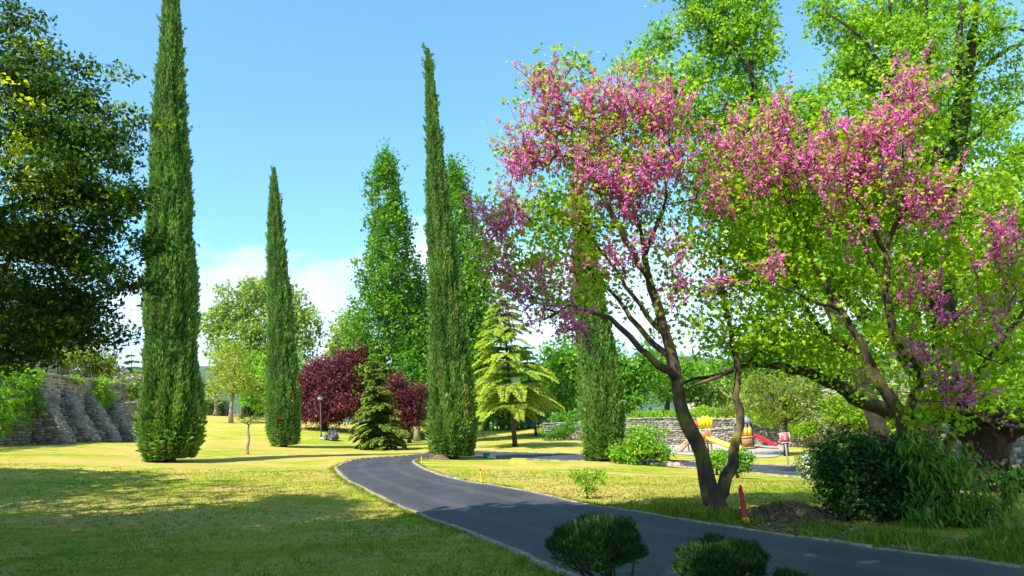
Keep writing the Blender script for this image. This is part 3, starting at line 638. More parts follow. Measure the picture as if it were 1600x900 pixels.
# tree trunks and foliage between the cypress and the cedar
tree('shade_tree', 'leafy tree with twin pale trunks beside the smaller plum tree', 'tree', 651, 66, [(650, 600, 20, 24), (665, 640, 18, 26), (640, 575, 16, 18)], 24, .9, .34, M['wood1'], M['bark_pale'], .26, 90, rtip=.02, seg=1, trunk_to=(652, 610), tintc=.35)
BG = 'bright green woodland trees behind the playground wall'
for lab, px, D, bl, mk, tc_ in [
    ('bright green tree between the cedar and the greyish cypress', 880, 82, [(875, 570, 36, 38), (890, 610, 42, 34), (865, 630, 30, 28), (900, 560, 24, 24)], 'wood1', .62),
    ('deep green tree just beyond the greyish cypress', 985, 84, [(990, 590, 40, 34), (975, 625, 34, 20), (1010, 570, 30, 26), (960, 570, 26, 30)], 'wood1', .38),
    ('bright green bushy tree behind the blossom tree trunk', 1040, 95, [(1050, 600, 36, 30), (1030, 570, 26, 22), (1070, 585, 20, 20)], 'wood1', .5),
    ('mid green tree behind the low wall, below the cedar branches', 760, 84, [(770, 620, 34, 34), (755, 580, 22, 34), (790, 650, 22, 18)], 'wood1', .3),
    ('round green tree behind the cedar trunk', 825, 88, [(830, 630, 34, 32), (815, 655, 22, 16), (845, 600, 22, 22)], 'wood1', .45),
    ('dark green tree in the gap between the spruce and the lower poplar', 690, 92, [(690, 620, 34, 50), (660, 610, 26, 40)], 'wood1', .25)]:
    tree('woodland_tree', lab, 'tree', px, D, bl, 30, 1.35, .46, M[mk], M['bark_dark'], .32, 190, group=BG, rtip=.03, seg=1.5, tintc=tc_)
tree('pale_tree', 'pale yellow green sapling tree growing against the ivy wall behind the sign', 'tree', 1229, 50, [(1215, 625, 46, 22), (1250, 610, 36, 22), (1190, 605, 36, 24), (1225, 650, 34, 12), (1265, 640, 30, 20), (1175, 635, 30, 16)],
     26, .8, .17, M['spring'], M['bark_dark'], .15, 210, rtip=.016, seg=.8, trunk_to=(1226, 600), tintc=.3)
tree('far_tree', 'far pale tree beyond the meadow under the arching dark limb', 'tree', 1330, 75, [(1310, 560, 46, 30), (1360, 590, 50, 36), (1280, 585, 34, 28)], 24, 1.2, .42, M['wood2'], M['bark_grey'], .3, 170, rtip=.03, seg=1.5, tintc=.4)
tree('far_tree', 'far green tree above the bright meadow, behind the fork of the blossom tree', 'tree', 1120, 120, [(1120, 585, 50, 22), (1090, 610, 36, 16), (1160, 600, 40, 20)], 24, 1.7, .6, M['wood1'], M['bark_grey'], .3, 150, rtip=.03, seg=2, tintc=.5)
tree('far_tree', 'far bluish green tree standing behind the meadow, right under the redbud boughs', 'tree', 1225, 115, [(1225, 575, 50, 24), (1260, 560, 36, 20), (1190, 590, 30, 16)], 22, 1.7, .6, M['wood2'], M['bark_grey'], .3, 130, rtip=.03, seg=2, tintc=.25)

# ---- the tall lime green trees behind the blossom
tree('tall_poplar', 'tall leafy green tree leaning over the pink blossom, its crown edge against the sky', 'tree', 1390, 26,
     [(1080, 185, 40, 40), (1040, 160, 34, 34), (1150, 250, 50, 50), (1000, 95, 34, 26), (1040, 60, 20, 20), (1060, 130, 36, 30), (1110, 200, 40, 40), (1130, 290, 50, 50), (1270, 230, 50, 50), (1300, 300, 50, 60), (1270, 380, 50, 50), (1080, -40, 50, 40), (1085, 20, 50, 44), (1130, 60, 50, 50), (1165, 110, 46, 50), (1150, 170, 40, 40), (1190, 190, 50, 60), (1240, 190, 46, 50), (1160, 20, 40, 50), (1185, -60, 60, 60), (1120, -60, 50, 50), (1215, 260, 50, 70), (1100, 110, 20, 30), (1225, 350, 50, 60), (1280, 160, 24, 30), (1190, 60, 24, 40)],
     46, .55, .16, M['lime'], M['bark_dark'], .26, 860,
     skel=[lineup([(1390, 742, 26, .34), (1365, 640, 26, .26), (1300, 480, 25.8, .2), (1235, 320, 25.6, .15), (1190, 170, 25.5, .11), (1160, 90, 25.4, .08), (1110, 50, 25.4, .05), (1072, 10, 25.4, .03)]),
           lineup([(1190, 170, 25.5, .1), (1175, 110, 25.6, .07), (1185, 0, 26.5, .05), (1190, -100, 26.5, .03)]),
           lineup([(1235, 320, 25.6, .12), (1170, 220, 25.3, .08), (1125, 150, 25.3, .05)])], rtip=.008, seg=.45, up=1.0, ctint=.3, sink=0)
tree('tall_lime_tree', 'tall bright lime green tree filling the sky behind the old trunk', 'tree', 1455, 30,
     [(1300, 20, 40, 30), (1350, 60, 50, 50), (1400, 30, 60, 50), (1330, 120, 36, 60), (1380, 150, 50, 70), (1440, 110, 50, 80), (1350, 220, 50, 60), (1420, 230, 60, 60), (1470, 220, 50, 80), (1390, -60, 90, 60), (1480, -30, 60, 60), (1430, 320, 70, 60), (1340, 320, 60, 60), (1500, 330, 50, 60), (1300, 400, 70, 60), (1400, 430, 80, 60), (1220, 420, 60, 60), (1250, 300, 50, 60), (1160, 340, 60, 60), (1500, 440, 50, 60)],
     52, .65, .20, M['lime'], M['bark_dark'], .3, 860, rtip=.010, seg=.6, skel=[[(gnd(1455, 30) - (0, 0, .2), .4), (P(1440, 600, 30), .3), (P(1415, 420, 29.6), .24)] + lineup([(1400, 300, 29.4, .17), (1398, 180, 29.3, .15), (1395, 110, 29.2, .12), (1390, 40, 29.2, .08), (1392, -40, 29.2, .04)]), lineup([(1398, 180, 29.3, .09), (1370, 90, 29.1, .065), (1330, 45, 29.1, .06), (1290, 20, 29.1, .03)]), lineup([(1398, 150, 29.2, .10), (1420, 60, 29.1, .07), (1440, -20, 29.1, .04)]), lineup([(1395, 110, 29.2, .08), (1412, 90, 29.1, .06), (1425, 30, 29.1, .03)])], up=1.0, ctint=.25, tintc=.55)
tree('lime_tree', 'lime green leafy tree behind the old trunk at the picture edge', 'tree', 1570, 28,
     [(1560, 330, 50, 50), (1590, 400, 50, 70), (1540, 420, 44, 60), (1570, 270, 30, 30), (1600, 500, 50, 60), (1530, 520, 50, 50), (1640, 330, 50, 80), (1580, 580, 50, 30), (1550, 200, 20, 30), (1600, 240, 30, 30)],
     40, .6, .17, M['lime'], M['bark_dark'], .26, 480, rtip=.010, seg=.6, trunk_to=(1565, 320), ctint=.3, tintc=.6)

# ---- the old tree with the burl
D0 = 16.5; b0 = gnd(1535, D0); root = thing('old_tree', b0, 'huge old tree with a swollen reddish trunk and long dark limbs', 'tree'); rng = np.random.default_rng(51)
sk = [lineup([(1536, 762, D0, .62), (1538, 735, D0, .42), (1536, 690, D0, .36), (1528, 655, D0, .40), (1500, 612, D0, .36), (1482, 560, D0, .27), (1476, 480, D0, .24), (1472, 400, D0, .21), (1478, 320, D0, .20), (1492, 240, D0, .18), (1502, 190, D0, .19), (1508, 140, D0, .16), (1514, 90, D0, .09), (1522, 40, D0, .07), (1530, -30, D0, .05)]),
      lineup([(1505, 625, D0, .34), (1470, 640, D0 - .4, .24), (1420, 648, D0 - 1, .17), (1370, 635, D0 - 1.5, .14), (1325, 612, D0 - 2, .12), (1290, 592, D0 - 2.3, .10), (1250, 578, D0 - 2.6, .08), (1200, 568, D0 - 3, .06), (1160, 572, D0 - 3.4, .04), (1110, 588, D0 - 3.7, .03), (1065, 600, D0 - 4, .02)]),
      lineup([(1495, 640, D0, .34), (1445, 585, D0 + .3, .24), (1395, 535, D0 + .6, .2), (1340, 480, D0 + .9, .16), (1300, 440, D0 + 1.2, .13), (1270, 400, D0 + 1.4, .10), (1245, 340, D0 + 1.6, .07), (1215, 280, D0 + 1.8, .04)]),
      lineup([(1545, 668, D0, .30), (1572, 655, D0 + .1, .24), (1600, 632, D0 + .2, .2), (1650, 570, D0 + .4, .2), (1720, 480, D0 + .6, .12)]),
      lineup([(1550, 690, D0, .2), (1590, 672, D0 - .5, .14), (1640, 655, D0 - .8, .18), (1720, 600, D0 - 1, .1)]),
      lineup([(1478, 320, D0, .12), (1460, 200, D0 + .5, .10), (1452, 130, D0 + .6, .07), (1450, 60, D0 + .7, .05), (1448, -20, D0 + .7, .03)]),
      lineup([(1492, 240, D0, .10), (1505, 160, D0 - .3, .09), (1500, 90, D0 - .5, .08), (1502, 20, D0 - .6, .06), (1505, -50, D0 - .6, .04)]),
      lineup([(1490, 260, D0, .08), (1515, 220, D0 + .2, .06), (1545, 195, D0 + .3, .05), (1590, 165, D0 + .5, .04), (1640, 150, D0 + .6, .02)]),
      lineup([(1508, 140, D0, .08), (1530, 110, D0 + .2, .05), (1560, 85, D0 + .3, .04), (1600, 70, D0 + .4, .03)]),
      lineup([(1508, 140, D0, .08), (1535, 60, D0 + .2, .06), (1560, 45, D0 + .3, .05), (1600, 48, D0 + .4, .03)]),
      lineup([(1450, 60, D0 + .7, .05), (1415, 30, D0 + .8, .03), (1390, 80, D0 + .8, .02)]),
      lineup([(1490, 600, D0, .3), (1470, 520, D0 - .2, .14), (1440, 440, D0 - .3, .10), (1418, 380, D0 - .3, .08), (1400, 330, D0 - .3, .05)])]
T = np.concatenate([blob(*q, 1.4, k_, rng) for q, k_ in [((1560, 60, D0, 50, 60), 26), ((1500, 40, D0, 50, 50), 26), ((1590, 130, D0, 40, 40), 10), ((1440, 60, D0, 50, 60), 24), ((1530, 200, D0, 40, 40), 10), ((1580, 330, D0, 50, 60), 20),
     ((1250, 420, D0 + 1, 70, 60), 60), ((1330, 400, D0 + 1, 70, 60), 60), ((1180, 540, D0 - 3, 70, 25), 34), ((1280, 540, D0 - 2, 60, 26), 40), ((1380, 520, D0, 60, 50), 40), ((1220, 330, D0 + 1, 50, 50), 40), ((1420, 420, D0, 60, 60), 40), ((1540, 540, D0, 60, 30), 24), ((1590, 470, D0, 60, 50), 26), ((1500, 625, D0 - .6, 20, 12), 8), ((1475, 585, D0 - .7, 26, 20), 14), ((1560, 600, D0 - .8, 30, 16), 14), ((1450, 600, D0 - .8, 24, 18), 10), ((1590, 640, D0 - .9, 20, 20), 8)]])
qc = rnd(130, rng) * rng.random((130, 1)) ** .5 * np.array([3.4, 2.6, 1.5]) + np.array([6.4, 11.0, 12.8]); qc = np.array([p_ for p_ in qc if proj(p_)[1] < -120]); Th = np.concatenate([qc, blob(1500, -90, D0, 90, 50, 1.6, 50, rng)])  # unseen high crown added above the frame to shade the trunk
sk.append([(P(1530, -30, D0), .06), (np.array([9.2, 14.5, 11.2]), .05), (np.array([7.0, 11.6, 12.4]), .03)])
T = np.concatenate([T] + [blob(*q, .8, k_, rng) for q, k_ in [((1490, 130, D0 - .6, 40, 60), 16), ((1520, 260, D0 - .6, 40, 40), 16), ((1450, 180, D0 - .4, 40, 60), 16), ((1560, 150, D0, 40, 40), 12)]] + [Th])
tr, tw, _, _ = grow(sk, T, .3, .007, .5, .5, rng=rng, wob=.09, kf=16)
tr.build('trunk', M['bark_dark'], root, local=False, smooth=True); tw.build('branches', M['bark_dark'], root, local=False, smooth=True, kind='stuff')
fpart('crown', [foliage(T, 46, .42, .11, .5, rng=rng, ctint=.3)], M['lime'], root)
# burl: lumpy swelling where the limbs meet
bq = MB(); c0 = P(1538, 668, D0)
u, v = np.meshgrid(np.linspace(0, math.pi, 60), np.linspace(0, 2 * math.pi, 80, endpoint=False), indexing='ij')
dd = np.stack([np.sin(u) * np.cos(v), np.sin(u) * np.sin(v), np.cos(u)], -1).reshape(-1, 3)
rr = 1 + .5 * (vnoise(dd * 2.5 + 5) - .5) + .45 * (vnoise(dd * 7 + 1) - .5) + .35 * (vnoise(dd * 15) - .5)
V = c0 + dd * rr[:, None] * np.array([.50, .46, .50]); i = np.arange(59)[:, None] * 80; j = np.arange(80)[None]; j2 = (j + 1) % 80
bq.add(V, np.stack([i + j, i + 80 + j, i + 80 + j2, i + j2], -1).reshape(-1, 4)); bq.tube(smoothline([b0 - (0, 0, .2), b0 + (0, 0, .15), P(1540, 725, D0), P(1538, 680, D0)], 22), np.interp(np.linspace(0, 1, 22), [0, .3, .7, 1], [.64, .46, .40, .44]), 28, False, .4)
bq.build('burl', M['bark_burl'], root, local=False, smooth=True, label='reddish swollen burl with crumbly bark')

# ---- redbuds
def redbud(label, base, sk, green, pinkb, seed, twig=.30):
    rng = np.random.default_rng(seed); root = thing('redbud_tree', base, label, 'tree'); T, fl = [], []
    for bl, f in ((green, 0), (pinkb, 1)):
        for q in bl:
            px, py, D, rx, ry, rd, k_ = q; k_ = max(3, int(k_ * ((.62 if py < 320 else .38) * (1 if px < 1100 else .85) if f else (.72 if 330 < py < 520 and px < 1080 else .92)))); rx, ry = rx * (1.08 if f else 1), ry * (1.08 if f else 1); T.append(blob(px, py, D, rx, ry, rd, k_, rng, .5)); fl.append(np.full(k_, f))
    T = np.concatenate(T); fl = np.concatenate(fl)
    tr, tw, sg, PA = grow(sk, T, .22, .0045, .52, .6, rng=rng, flags=fl, wob=.07, kf=10)
    tr.build('trunk', M['bark_red'], root, local=False, smooth=True); tw.build('branches', M['bark_dark'], root, local=False, smooth=True, kind='stuff')
    # leaves stand along the twigs
    A_ = np.array([s[0] for s in sg]); B_ = np.array([s[1] for s in sg]); f_ = np.array([s[2] for s in sg]); ln = np.linalg.norm(B_ - A_, axis=1)
    endn = np.isin(np.arange(len(B_)), [])
    parts = [foliage(T[fl == 0], 16, .40, .078, .5, .85, rng=rng, ctint=.3), foliage(T[fl == 1], 3, .34, .07, .62, .85, rng=rng, ctint=.3)]
    k = rng.integers(0, len(A_), int(len(A_) * 1.0)); q = A_[k] + (B_[k] - A_[k]) * rng.random((len(k), 1)) + rnd(len(k), rng) * .06
    V, F = leafset(q, .05 + .035 * rng.random(len(k)), .85, None, 1, (0, 0, .7), rng=rng); parts.append((V, F, np.repeat(np.clip(.4 + rng.normal(size=len(k)) * .22, 0, 1), 4)))
    leafparts = parts
    # blossom strung along the flowering twigs
    pk = np.where(f_ == 1)[0]; far_ = []
    Tp = T[fl == 1]; q = []; tips = []; tb2 = MB(); wood = T[:, :].mean(0) * np.array([1, 1, 0]) + np.array([0, 0, T[:, 2].min()])
    for t_ in Tp:                                            # long flowering shoots sweep up and out from each bough end
        for _ in range(3):
            d = unit(unit(t_ - wood) * .7 + rng.normal(size=3) * .55 + np.array([0, 0, .35])); L = rng.uniform(.35, .85); st = t_ + rng.normal(size=3) * .10 - d * L * .35
            bend = rng.normal(size=3) * .12; f = rng.random((30, 1)) ** .8; q.append(st + d * L * f + bend * f * f + rnd(30, rng) * .027 * (1.15 - .5 * f)); tips.append(st + d * L + bend); tb2.tube([st, st + d * L * .5 + bend * .25, st + d * L + bend], [.007, .005, .003], 3, False)
    tb2.build('flowering_shoots', M['bark_dark'], root, local=False, kind='stuff')
    q.append(A_[np.repeat(pk, 4)] + (B_[np.repeat(pk, 4)] - A_[np.repeat(pk, 4)]) * rng.random((len(pk) * 4, 1)) + rnd(len(pk) * 4, rng) * .025)
    tips = np.array(tips); leafparts.append(foliage(tips, 4, .09, .066, .62, .85, rng=rng, ctint=.2)); fpart('crown', leafparts, M['redbud'], root)
    q = np.concatenate(q); V, F = leafset(q, .034 + .028 * rng.random(len(q)), .8, rng=rng)
    mesh('blossom', V, F, M['pink'], root, tint=np.repeat(np.clip(.5 + rng.normal(size=len(q)) * .28, 0, 1), 4), kind='stuff')
    return root
D1 = 12.0; b1 = gnd(1122, D1)
def S1(l): return [(P(a_, b_, D1 + d_), r) for a_, b_, d_, r in l]
skA = [[(b1 + (0, 0, -.12), .25), (b1 + (0, 0, .03), .20)] + S1([(1117, 785, 0, .165), (1110, 765, 0, .135), (1103, 735, 0, .12), (1093, 705, -.05, .115), (1080, 675, -.1, .115), (1066, 640, -.1, .105), (1058, 612, -.1, .10), (1056, 585, 0, .09), (1050, 555, 0, .085), (1038, 520, 0, .075), (1026, 480, .1, .065), (1016, 440, .1, .055), (1008, 400, .1, .045), (1000, 360, .2, .03), (985, 315, .2, .02)]),
       S1([(1118, 785, 0, .12), (1128, 765, 0, .10), (1140, 740, .1, .09), (1148, 715, .1, .085), (1147, 695, .15, .075), (1156, 670, .15, .07), (1158, 650, .2, .07), (1152, 630, .2, .06), (1148, 608, .2, .055), (1153, 590, .25, .055), (1154, 572, .25, .05), (1148, 540, .3, .035), (1136, 490, .3, .03), (1128, 440, .4, .025), (1125, 380, .4, .018)]),
       S1([(1056, 590, -.1, .07), (1035, 575, -.3, .06), (1010, 555, -.5, .05), (988, 530, -.6, .045), (960, 502, -.8, .035), (925, 490, -1, .025), (885, 480, -1.1, .018), (850, 500, -1.2, .012)]),
       S1([(1050, 560, 0, .06), (1020, 535, .3, .05), (985, 495, .6, .04), (955, 455, .8, .03), (930, 430, 1, .025), (895, 400, 1.1, .018), (850, 385, 1.2, .012)]),
       S1([(1008, 400, .1, .04), (1022, 365, 0, .03), (1038, 325, -.1, .022), (1040, 285, -.2, .014)]), S1([(1016, 440, .1, .04), (990, 400, -.3, .03), (965, 350, -.5, .022), (935, 300, -.6, .015), (900, 250, -.6, .01)]),
       S1([(1038, 520, 0, .05), (1000, 480, .3, .035), (960, 420, .5, .028), (925, 370, .6, .02), (880, 330, .7, .014)]),
       S1([(1154, 572, .25, .04), (1120, 590, 0, .03), (1085, 600, -.3, .02), (1070, 612, -.4, .012)])]
gA = [(800, 430, 11.6, 60, 40, .8, 34), (840, 340, 11.8, 50, 40, .8, 30), (1150, 420, 12.6, 50, 60, 1, 40), (1090, 260, 12.5, 50, 50, .9, 34), (900, 350, 11.6, 60, 40, .6, 24), (1130, 540, 12.2, 50, 30, .8, 20), (930, 220, 12.1, 80, 60, .8, 20), (880, 330, 12, 70, 40, 1.2, 60), (990, 120, 12.2, 50, 22, .6, 16), (900, 110, 12, 40, 16, .5, 16), (840, 130, 12, 25, 22, .4, 10), (820, 220, 12, 30, 30, .5, 14), (960, 250, 12, 90, 50, 1.3, 60), (1000, 340, 12.4, 90, 50, 1.3, 70), (860, 400, 12.3, 90, 40, 1.2, 60),
      (950, 440, 12.5, 90, 40, 1.2, 50), (1060, 420, 12.4, 60, 60, 1.2, 46), (1110, 340, 12.6, 60, 60, 1.2, 50), (1120, 480, 12.6, 50, 60, 1, 34), (780, 400, 11.8, 30, 50, .6, 20), (900, 180, 12, 60, 50, .8, 30), (1000, 200, 12, 60, 50, .8, 30), (850, 470, 11.4, 60, 24, .8, 24), (1060, 500, 12, 60, 40, 1, 24), (780, 330, 11.9, 40, 14, .5, 10)]
pA = [(820, 470, 11.2, 50, 30, .6, 14), (900, 520, 11.1, 40, 16, .5, 8), (955, 400, 11.5, 60, 30, .5, 12), (800, 430, 11.3, 30, 40, .5, 10), (1090, 420, 11.8, 50, 50, .6, 10), (1140, 200, 11.8, 40, 30, .5, 6), (855, 160, 11.8, 38, 42, .6, 30), (905, 200, 11.8, 50, 50, .8, 36), (960, 170, 11.7, 50, 45, .8, 36), (1020, 185, 11.7, 50, 42, .7, 42), (1035, 265, 11.6, 42, 30, .6, 26), (935, 285, 11.6, 50, 30, .7, 34), (985, 305, 11.5, 50, 30, .7, 34), (822, 250, 11.7, 36, 26, .5, 26), (785, 350, 11.4, 40, 26, .5, 34),
      (770, 375, 11.5, 26, 22, .4, 16), (880, 490, 11.0, 50, 22, .5, 18), (840, 440, 11.4, 50, 40, .6, 12), (925, 400, 11.5, 50, 40, .6, 10), (860, 430, 11.4, 50, 20, .6, 8), (1040, 370, 11.7, 40, 40, .6, 10), (1100, 290, 11.9, 40, 30, .6, 14), (1045, 460, 11.8, 26, 16, .4, 6), (870, 230, 11.7, 30, 30, .5, 14)]
redbud('redbud with forked trunk and pink blossom, growing on the verge beside the red marker post', b1, skA, gA, pA, 61)
D2 = 11.6; b2 = gnd(1445, D2)
def S2(l): return [(P(a_, b_, D2 + d_), r) for a_, b_, d_, r in l]
skB = [[(b2 + (0, 0, -.1), .16), (b2 + (0, 0, .1), .13)] + S2([(1432, 760, 0, .10), (1422, 700, 0, .095), (1405, 650, .1, .09), (1378, 610, .1, .085), (1362, 580, .1, .08), (1352, 550, .2, .075), (1335, 520, .2, .06), (1310, 482, .2, .055), (1288, 440, .3, .05), (1270, 405, .3, .04), (1258, 370, .3, .03), (1240, 330, .3, .02), (1215, 290, .3, .014)]),
       [(b2 + (.1, .1, 0), .10)] + S2([(1446, 760, .3, .085), (1440, 690, .3, .08), (1418, 640, .2, .07), (1432, 610, .1, .065), (1440, 585, .1, .055), (1418, 560, .0, .05), (1400, 530, -.1, .045), (1388, 490, -.1, .04), (1385, 440, -.1, .035), (1384, 400, -.1, .032), (1368, 360, -.1, .022), (1345, 320, -.1, .016), (1320, 280, -.1, .01)]),
       S2([(1384, 400, -.1, .03), (1400, 350, -.2, .022), (1425, 300, -.3, .016), (1445, 250, -.3, .01)]), S2([(1385, 440, -.1, .03), (1355, 400, .3, .022), (1340, 340, .4, .014)]),
       [(b2 + (.25, -.1, 0), .08)] + S2([(1470, 740, -.1, .07), (1482, 690, -.2, .065), (1500, 650, -.3, .06), (1512, 610, -.3, .05), (1528, 585, -.4, .04), (1555, 545, -.5, .035), (1585, 505, -.6, .028), (1630, 440, -.7, .02)]),
       S2([(1512, 610, -.3, .04), (1490, 580, -.5, .03), (1470, 560, -.6, .02), (1455, 570, -.7, .015)]), S2([(1310, 482, .2, .04), (1270, 470, -.2, .025), (1225, 450, -.5, .018), (1190, 440, -.6, .01)]),
       S2([(1352, 550, .2, .04), (1320, 540, .5, .03), (1270, 500, .8, .02), (1220, 400, 1, .014), (1180, 340, 1, .01)])]
gB = [(1455, 655, 11.1, 14, 34, .2, 16), (1480, 640, 11.0, 12, 20, .2, 8), (1520, 600, 10.9, 20, 14, .3, 8), (1130, 300, 12.6, 50, 60, .9, 36), (1150, 400, 12.8, 50, 60, .9, 36), (1170, 480, 12.8, 50, 50, .9, 30), (1400, 380, 12.3, 60, 60, 1, 40), (1520, 380, 11.6, 50, 60, .9, 30), (1320, 160, 11.9, 40, 30, .6, 14), (1540, 300, 11.6, 40, 40, .8, 16), (1330, 610, 12.2, 60, 20, .8, 14), (1260, 330, 11.8, 70, 70, 1.1, 90), (1350, 330, 11.9, 70, 70, 1.1, 80), (1440, 300, 11.7, 60, 60, 1, 50), (1190, 300, 12, 50, 60, 1, 50), (1200, 400, 12, 60, 60, 1, 60), (1280, 450, 12.2, 70, 50, 1, 60), (1380, 460, 12, 70, 50, 1, 50), (1230, 510, 12, 70, 40, 1, 44), (1460, 420, 11.6, 50, 50, .8, 40), (1480, 530, 11.4, 60, 40, .8, 40), (1570, 440, 11, 50, 50, .8, 36), (1490, 600, 11.3, 50, 30, .6, 24), (1400, 560, 11.8, 50, 40, .8, 24), (1310, 230, 11.8, 60, 30, .8, 24), (1420, 200, 11.7, 40, 40, .6, 16), (1560, 560, 11, 40, 30, .6, 14), (1160, 230, 11.9, 40, 30, .6, 16), (1300, 560, 12.2, 60, 30, .8, 22)]
pB = [(1222, 215, 11.3, 24, 40, .3, 30), (1248, 265, 11.2, 34, 34, .4, 34), (1330, 225, 11.3, 40, 36, .5, 34), (1395, 215, 11.2, 30, 50, .4, 36), (1425, 150, 11.2, 20, 36, .3, 26), (1370, 275, 11.2, 46, 34, .5, 34), (1320, 290, 11.3, 40, 30, .5, 22), (1440, 310, 11.1, 36, 30, .4, 26), (1480, 340, 11.1, 22, 20, .3, 14), (1180, 270, 11.4, 40, 36, .5, 22), (1135, 250, 11.5, 30, 40, .4, 14),
      (1200, 425, 11.2, 16, 10, .2, 8), (1440, 458, 10.9, 34, 12, .3, 16), (1500, 492, 10.8, 34, 10, .3, 14), (1575, 372, 10.6, 36, 24, .4, 30), (1580, 500, 10.6, 34, 20, .4, 16), (1480, 603, 10.7, 20, 16, .2, 16), (1350, 370, 11.3, 30, 20, .3, 8), (1560, 415, 10.7, 30, 12, .3, 8), (1290, 340, 11.3, 40, 30, .4, 10), (1430, 560, 11, 20, 10, .2, 4), (1510, 620, 10.8, 20, 12, .2, 6), (1150, 330, 11.6, 40, 40, .5, 12)]
redbud('redbud with several slanting stems rising out of the dark hedge', b2, skB, gB, pB, 67)

# ---- evergreen oak at the picture's edge, and the trees behind the viewer whose shade lies on the drive
rng = np.random.default_rng(71); D3 = 11.5; b3 = np.array([-14.2, 11.0, h1(-14.2, 11.0)])
root = thing('evergreen_oak', b3, 'dark evergreen oak with yellow green tips overhanging the lawn', 'tree')
ob = [(30, 120, 11.5, 60, 50, 1.2, 60), (110, 150, 11.5, 60, 22, 1, 36), (170, 160, 11.4, 40, 16, .8, 18), (60, 210, 11.5, 90, 50, 1.5, 90), (170, 215, 11.2, 66, 30, .9, 60), (110, 290, 11.3, 90, 50, 1.5, 110), (182, 310, 11.2, 36, 38, .9, 44), (60, 380, 11.5, 100, 60, 1.6, 130), (146, 390, 11.3, 50, 44, 1, 64),
      (195, 350, 11.1, 22, 30, .5, 14), (70, 480, 11.8, 90, 50, 1.6, 100), (146, 470, 11.4, 44, 44, 1, 54), (120, 520, 11.6, 90, 26, 1.4, 60), (20, 60, 11.6, 30, 40, 1, 24), (70, 75, 11.5, 34, 20, .6, 10), (50, 30, 11.6, 20, 30, .6, 8), (20, 530, 12, 60, 40, 1.6, 30), (240, 185, 10.9, 16, 10, .3, 9), (205, 120, 11.2, 14, 12, .3, 5), (150, 105, 11.4, 26, 9, .5, 8), (100, 105, 11.5, 16, 8, .5, 6), (215, 250, 10.9, 16, 14, .3, 10), (222, 320, 10.9, 16, 16, .3, 10), (195, 430, 11, 22, 20, .4, 14), (250, 300, 10.9, 20, 12, .4, 8), (262, 385, 10.9, 36, 22, .4, 16), (240, 450, 10.9, 40, 18, .4, 14), (40, 560, 12, 50, 20, 1, 20)]
T = [blob(a_ - (30 if a_ > 120 else 12), b_, d_, rx, ry, rd, max(3, int(k_ * (.7 if a_ > 120 else 1))), rng, .5) for a_, b_, d_, rx, ry, rd, k_ in ob]
k = 620; q = rnd(k, rng) * rng.random((k, 1)) ** .4; T2 = np.array([-14.5, 11.0, 8.5]) + q * np.array([5.5, 5.5, 4.8]); T2 = T2[[not (-40 < proj(p_)[0] < 1700 and p_[1] > 3) for p_ in T2]]
Tv = np.concatenate(T); T = np.concatenate([Tv, T2])
sk = [[(b3 - (0, 0, .2), .55), (b3 + (.2, 0, .8), .42), (b3 + (.3, 0, 2.4), .36), (b3 + (.2, .1, 5), .26), (b3 + (.1, 0, 9), .12)], [(b3 + (.3, 0, 2.4), .22), (b3 + (2.2, .1, 3.6), .16), (b3 + (4.6, .2, 4.4), .10), (b3 + (6.8, .2, 4.8), .05)],
      [(b3 + (.2, 0, 4), .2), (b3 + (2.4, .3, 5.8), .13), (b3 + (5, .3, 7), .07)], [(b3 + (.2, 0, 3), .2), (b3 + (-2.4, -1.3, 5.8), .13), (b3 + (-4, -2.3, 7), .07)]]
tr, tw, _, _ = grow(sk, T, .45, .006, .5, .3, rng=rng, arch=.03)
tr.build('trunk', M['bark_dark'], root, local=False, smooth=True); tw.build('branches', M['bark_dark'], root, local=False, kind='stuff')
# leaves: young mask paints sunlight as yellow green on clump tops, mid-height band
Vp = []
for TT, per, sz in ((Tv, 46, .085), (T2, 22, .16)):
    v_, f_, t_ = foliage(TT, per, .31, sz, .42, .55, rng=rng, flat=.45, ctint=.22)
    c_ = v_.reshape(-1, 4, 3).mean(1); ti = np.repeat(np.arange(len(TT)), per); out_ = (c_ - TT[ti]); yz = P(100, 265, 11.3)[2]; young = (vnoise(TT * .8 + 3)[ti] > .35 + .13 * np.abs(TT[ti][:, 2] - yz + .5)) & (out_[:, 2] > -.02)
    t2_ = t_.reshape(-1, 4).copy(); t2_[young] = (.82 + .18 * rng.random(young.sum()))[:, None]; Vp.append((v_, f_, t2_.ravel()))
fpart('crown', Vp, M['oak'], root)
def offtree(label, x, y, c, rad3, seed, n_=520, per=26):
    rng = np.random.default_rng(seed); b = np.array([x, y, h1(x, y)]); root = thing('shade_tree', b, label, 'tree')
    q = rnd(n_, rng) * rng.random((n_, 1)) ** .45; c = np.array(c, float); T = c + q * np.array(rad3)
    def ok(p_):
        if p_[1] < .3: return True
        u_, v_ = proj(p_); return not (-150 < u_ < 1750 and v_ > -110)
    T = T[[ok(p_) for p_ in T]]
    tr, tw, _, _ = grow([[(b - (0, 0, .2), .4), (b + (0, 0, 1), .3), (b + (c - b) * (.3, .3, .6), .22), (c, .12)]], T, .7, .01, .5, .6, rng=rng)
    tr.build('trunk', M['bark_grey'], root, local=False, smooth=True); tw.build('branches', M['bark_grey'], root, local=False, kind='stuff')
    fpart('crown', [foliage(T, per, .62, .40, .5, .7, rng=rng)], M['wood1'], root)
